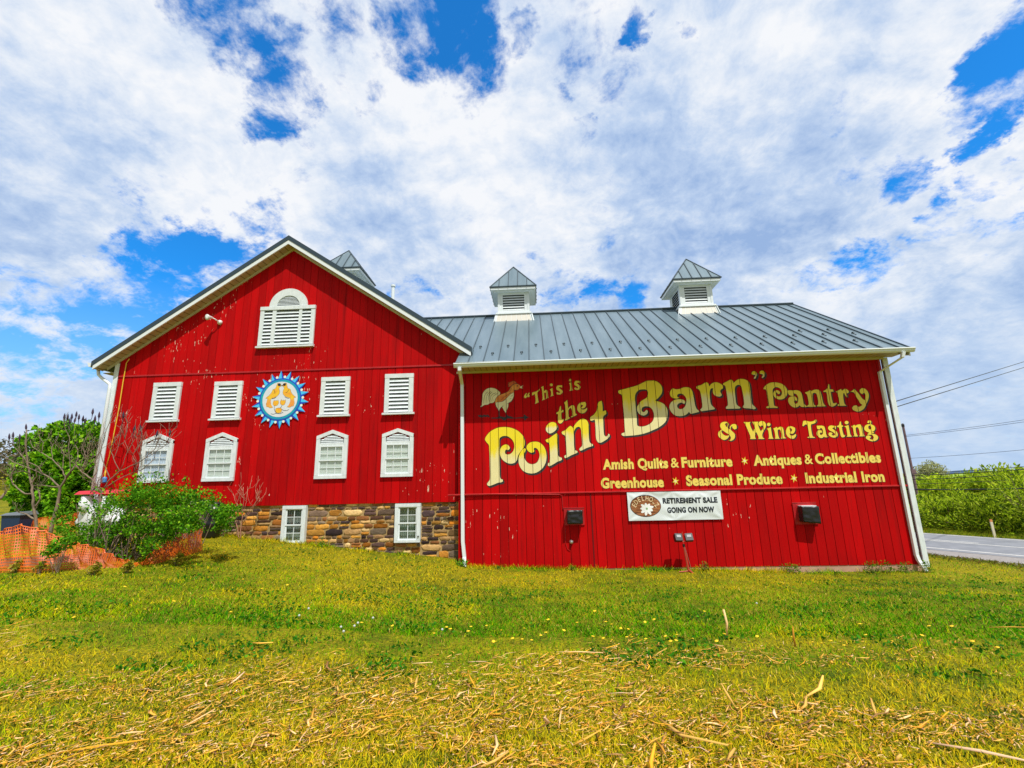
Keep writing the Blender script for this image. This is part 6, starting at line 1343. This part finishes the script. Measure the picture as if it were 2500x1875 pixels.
V_, F_, C_ = grass(190000, 2.0, 6.6, .05, .0028, 1.6, True); kind(npmesh('lawn_grass', V_, F_, M['blade'], C_), 'stuff')
V_, F_, C_ = grass(200000, 6.0, 19.0, .05, .0052, 1.5, False); kind(npmesh('distant_lawn_grass', V_, F_, M['blade'], C_), 'stuff')
n = 9000; wx = gr.uniform(-8.6, 9.25, n); wy = np.where(wx < -2.1, GY, SYW)-.02-.34*gr.random(n)**2; kp = (vnoise(wx*2.3, wx*0, 9)+.5*gr.random(n)) > .62
V_, F_, C_ = grass(int(kp.sum()), 0, 0, .115, .0048, 1, False, (wx[kp], wy[kp])); kind(npmesh('wall_foot_grass', V_, F_, M['blade'], C_), 'stuff')
x, y = view_points(26000, 4.6, 11.5, gr, 1.3); kp = (fbm(x*1.3+40, y*1.7, 12) > .56)&(gr.random(len(x)) < .8)&(y < 11.6); x, y = x[kp], y[kp]
P_ = np.column_stack([x, y, gz(x, y)+.012+.03*gr.random(len(x))]); V_, F_, C_ = leaves(P_, .05, gr, [((.02,.13,.006),4),((.05,.24,.01),3),((.10,.32,.01),1)], .35, .5); kind(npmesh('broadleaf_weeds', V_, F_, M['leaf'], C_), 'stuff')
# verge across the road and bank by the shoulder
n = 16000; dq = gr.uniform(29.4, 31.2, n); ds = gr.uniform(-12, 30, n); nq = np.array(RQ)/(RQ[0]**2+RQ[1]**2); dd = np.array([-RQ[1], RQ[0]])/math.hypot(*RQ)
P_ = nq[None]*dq[:, None]+dd[None]*ds[:, None]; P_ = np.column_stack([P_, gz(P_[:, 0], P_[:, 1])+.06]); V_, F_, C_ = leaves(P_, .16, gr, [((.16,.26,.012),3),((.26,.32,.02),2),((.08,.14,.01),2)], 1.2, .12); kind(npmesh('verge_grass', V_, F_, M['blade'], C_), 'stuff')
n = 9000; dq = gr.uniform(16.6, 18.6, n); ds = gr.uniform(-12, 8, n); P_ = nq[None]*dq[:, None]+dd[None]*ds[:, None]; P_ = P_[(P_[:, 0] > 9.4)]; P_ = np.column_stack([P_, gz(P_[:, 0], P_[:, 1])+.05]); V_, F_, C_ = leaves(P_, .13, gr, [((.10,.17,.012),3),((.24,.24,.02),3),((.20,.12,.04),2),((.05,.08,.01),2)], 1.0, .12); kind(npmesh('bank_grass', V_, F_, M['blade'], C_), 'stuff')
# straw litter: short flattened lengths of dry corn stalk in drifts
def stalks(x, y, L, r, az, tilt, g_):
    n = len(x); z = gz(x, y); d = np.stack([np.cos(az)*np.cos(tilt), np.sin(az)*np.cos(tilt), np.sin(tilt)], 1); s_ = np.stack([-np.sin(az), np.cos(az), np.zeros(n)], 1); u = np.cross(d, s_)
    c = np.stack([x, y, z+.004+r*.5+np.abs(np.sin(tilt))*L*.5+.034*g_.random(n)], 1); bend = s_*(L*.10*g_.normal(size=n))[:, None]
    V_ = []
    for t, k in ((-.5, .55), (0, 1.0), (.5, .6)):
        ctr = c+d*(L*t)[:, None]+bend*(1-abs(t)*2)
        kk = (r*k*(.8+.5*g_.random(n)))[:, None]
        V_ += [ctr+s_*kk, ctr+u*kk*.38, ctr-s_*kk, ctr-u*kk*.38]
    V_ = np.stack(V_, 1).reshape(-1, 3); o_ = np.arange(n)[:, None]*12; Q = []
    for a in (0, 4): 
        for i in range(4): Q.append([a+i, a+(i+1) % 4, a+4+(i+1) % 4, a+4+i])
    Q += [[3, 2, 1, 0], [8, 9, 10, 11]]; F_ = (o_[:, None, :]+np.array(Q)[None]).reshape(-1, 4)
    pal = np.array([(.74,.39,.06),(.80,.47,.11),(.58,.27,.03),(.82,.52,.24),(.40,.21,.08),(.76,.38,.03),(.18,.09,.04),(.80,.51,.31)]); C = pal[g_.choice(8, n, p=[.2,.2,.17,.13,.08,.12,.05,.05])]*(.75+.5*g_.random(n))[:, None]
    return V_, F_, np.repeat(C, 12, 0)
gs = np.random.default_rng(33)
def drifts(n, L0, L1, r0, r1, lim):
    x, y = view_points(n*6, 2.2, 6.15, gs, 1.35); edge = 5.55+.45*np.sin(x*.6+.4)+.3*np.sin(x*1.7)
    dns = fbm(x*.45+5, y*2.1+2, 4)*.62+fbm(x*2.6, y*5.2, 6)*.38
    p_ = np.clip((dns-lim)/.13, 0, 1)*(1-.85*sstep(edge-.9, edge, y))*(y < edge+.15); ok_ = gs.random(len(x)) < p_
    x, y = x[ok_][:n], y[ok_][:n]; n = len(x)
    az = gs.normal(0, .75, n)+np.where(gs.random(n) < .25, 1.3, .0); tl = np.abs(gs.normal(0, .13, n))+(gs.random(n) < .05)*gs.random(n)*.7
    return stalks(x, y, L0+(L1-L0)*gs.random(n)**2.2, r0+(r1-r0)*gs.random(n)**2, az, tl, gs)
A1 = drifts(2100, .03, .22, .004, .012, .475); A2 = drifts(21000, .012, .075, .0022, .0075, .415)
V_ = np.concatenate([A1[0], A2[0]]); F_ = np.concatenate([A1[1], A2[1]+len(A1[0])]); C_ = np.concatenate([A1[2], A2[2]])
kind(npmesh('straw_litter', V_, F_, M['straw'], C_), 'stuff')
# single stalks that stand out
big = [((1775,1560),.30,80,88,.014,'tallest broken corn stalk standing upright right of the middle of the straw'),((1943,1585),.20,60,80,.012,'upright stub of corn stalk right of the tallest one'),((1990,1700),.32,32,18,.015,'thick corn stalk lying tilted across the straw at the lower right'),((2470,1548),.42,-30,8,.012,'long thin corn stalk leaning in from the right picture edge'),((1415,1605),.50,-12,3,.011,'long flat corn stalk lying along the edge of the grass left of the upright one'),((1690,1810),.55,-55,6,.02,'heavy corn stalk lying towards the camera at the bottom'),((1323,1825),.34,-80,35,.016,'bent corn stalk sticking up at the bottom edge left of the heaviest one'),((640,1585),.30,-18,6,.019,'brown split corn stalk lying at the upper edge of the straw, left of centre'),((240,1835),.60,12,3,.016,'long pale corn stalk lying low in the bottom left corner'),((2400,1860),.5,-38,5,.017,'corn stalk lying near the bottom right corner')]
for i, ((px, py), L, az, tl, r, lab) in enumerate(big):
    h = ghit(px, py, 1.0); x = np.array([h.x]); y = np.array([h.y]); A_ = stalks(x, y, np.array([L]), np.array([r]), np.array([R_(az)]), np.array([R_(tl)]), gs)
    z0 = float(gz(h.x, h.y)); o_ = npmesh('corn_stalk', A_[0], A_[1], M['straw'], A_[2], None, (h.x, h.y, z0)); tag(o_, lab, 'corn stalk', 'loose corn stalks'); 
# dandelions: one mesh, copied
def flower_mesh(kind_):
    b_ = MB()
    if kind_ == 'y':
        b_.tube([(0, 0, 0), (.004, 0, .055)], .0022, 4, 0); 
        for k in range(10):
            a = k*math.pi/5; b_.add([(.003*math.cos(a+1.57)+.004, .003*math.sin(a+1.57), .058), (.004+.022*math.cos(a-.25), .022*math.sin(a-.25), .062), (.004+.022*math.cos(a+.25), .022*math.sin(a+.25), .062)], [(0, 1, 2)], 1)
        b_.lathe([(.012, 0), (.016, .004), (.008, .011)], (.004, 0, .055), (0, 0, 1), 8, 1)
    else:
        b_.tube([(0, 0, 0), (.006, 0, .10)], .002, 4, 0); b_.lathe([(.006, -.018), (.018, -.008), (.02, .004), (.012, .016), (.002, .021)], (.006, 0, .115), (0, 0, 1), 9, 1)
    return b_
M['dyellow'] = mat('dandelion_yellow', (.86, .58, .01), .6); M['dstem'] = mat('dandelion_stem', (.15, .22, .04), .6); M['dseed'] = mat('dandelion_seed', (.50, .52, .48), .9)
pts_y = [(1255,1568),(1275,1570),(1298,1570),(1335,1555),(1374,1546),(1447,1565),(1475,1565),(1495,1532),(1517,1540),(1532,1543),(1532,1564),(1545,1566),(1580,1567),(1497,1575),(1654,1560),(1630,1562),(1692,1568),(1650,1573),(1753,1574),(1770,1559),(1852,1561),(1888,1558),(1919,1545),(1940,1563),(1990,1579),(2010,1582),(2035,1577),(2065,1584),(2102,1534),(2330,1538),(2275,1538),(1480,1528),(1575,1524),(1600,1520),(1454,1500),(1720,1500),(1790,1516),(1640,1575),(1320,1560),(1222,1548),(1190,1535),(1150,1538),(1090,1538),(1100,1545),(1145,1551),(1060,1556),(960,1535),(880,1530),(1205,1575),(560,1500),(470,1462),(420,1475),(350,1495),(300,1440),(180,1515),(140,1495),(640,1442),(702,1432),(505,1415),(590,1420),(1280,1545),(1340,1520),(1411,1530),(2120,1560),(2180,1575),(2250,1560),(2380,1575),(2440,1590),(1365,1710),(1390,1722),(1364,1683)]
proto = None
for px, py in pts_y:
    h = ghit(px, py+4, 1.0)
    if proto is None:
        proto = obj('dandelion', flower_mesh('y'), [M['dstem'], M['dyellow']]); o_ = proto; tag(o_, 'small yellow dandelion flower in the grass', 'dandelion', 'yellow dandelions in the lawn')
    else: o_ = proto.copy(); COL.objects.link(o_)
    o_.location = (h.x, h.y, float(gz(h.x, h.y))); s_ = 1+.25*(random.random()-.5)+.08*max(0, h.y-5); o_.scale = (s_*.85, s_*.85, s_*.9); o_.rotation_euler = (random.uniform(-.3, .3), random.uniform(-.3, .3), random.random()*6)
proto = None
for px, py in [(752,1495),(872,1532),(910,1518),(832,1543),(865,1540),(838,1553),(1080,1548),(1850,1480),(730,1512)]:
    h = ghit(px, py+8, 1.0)
    if proto is None: proto = obj('dandelion_clock', flower_mesh('w'), [M['dstem'], M['dseed']]); o_ = proto; tag(o_, 'white fluffy dandelion seed head in the grass', 'dandelion', 'white dandelion seed heads')
    else: o_ = proto.copy(); COL.objects.link(o_)
    o_.location = (h.x, h.y, float(gz(h.x, h.y))); o_.rotation_euler = (0, 0, random.random()*6); o_.scale = (.75, .75, .75)
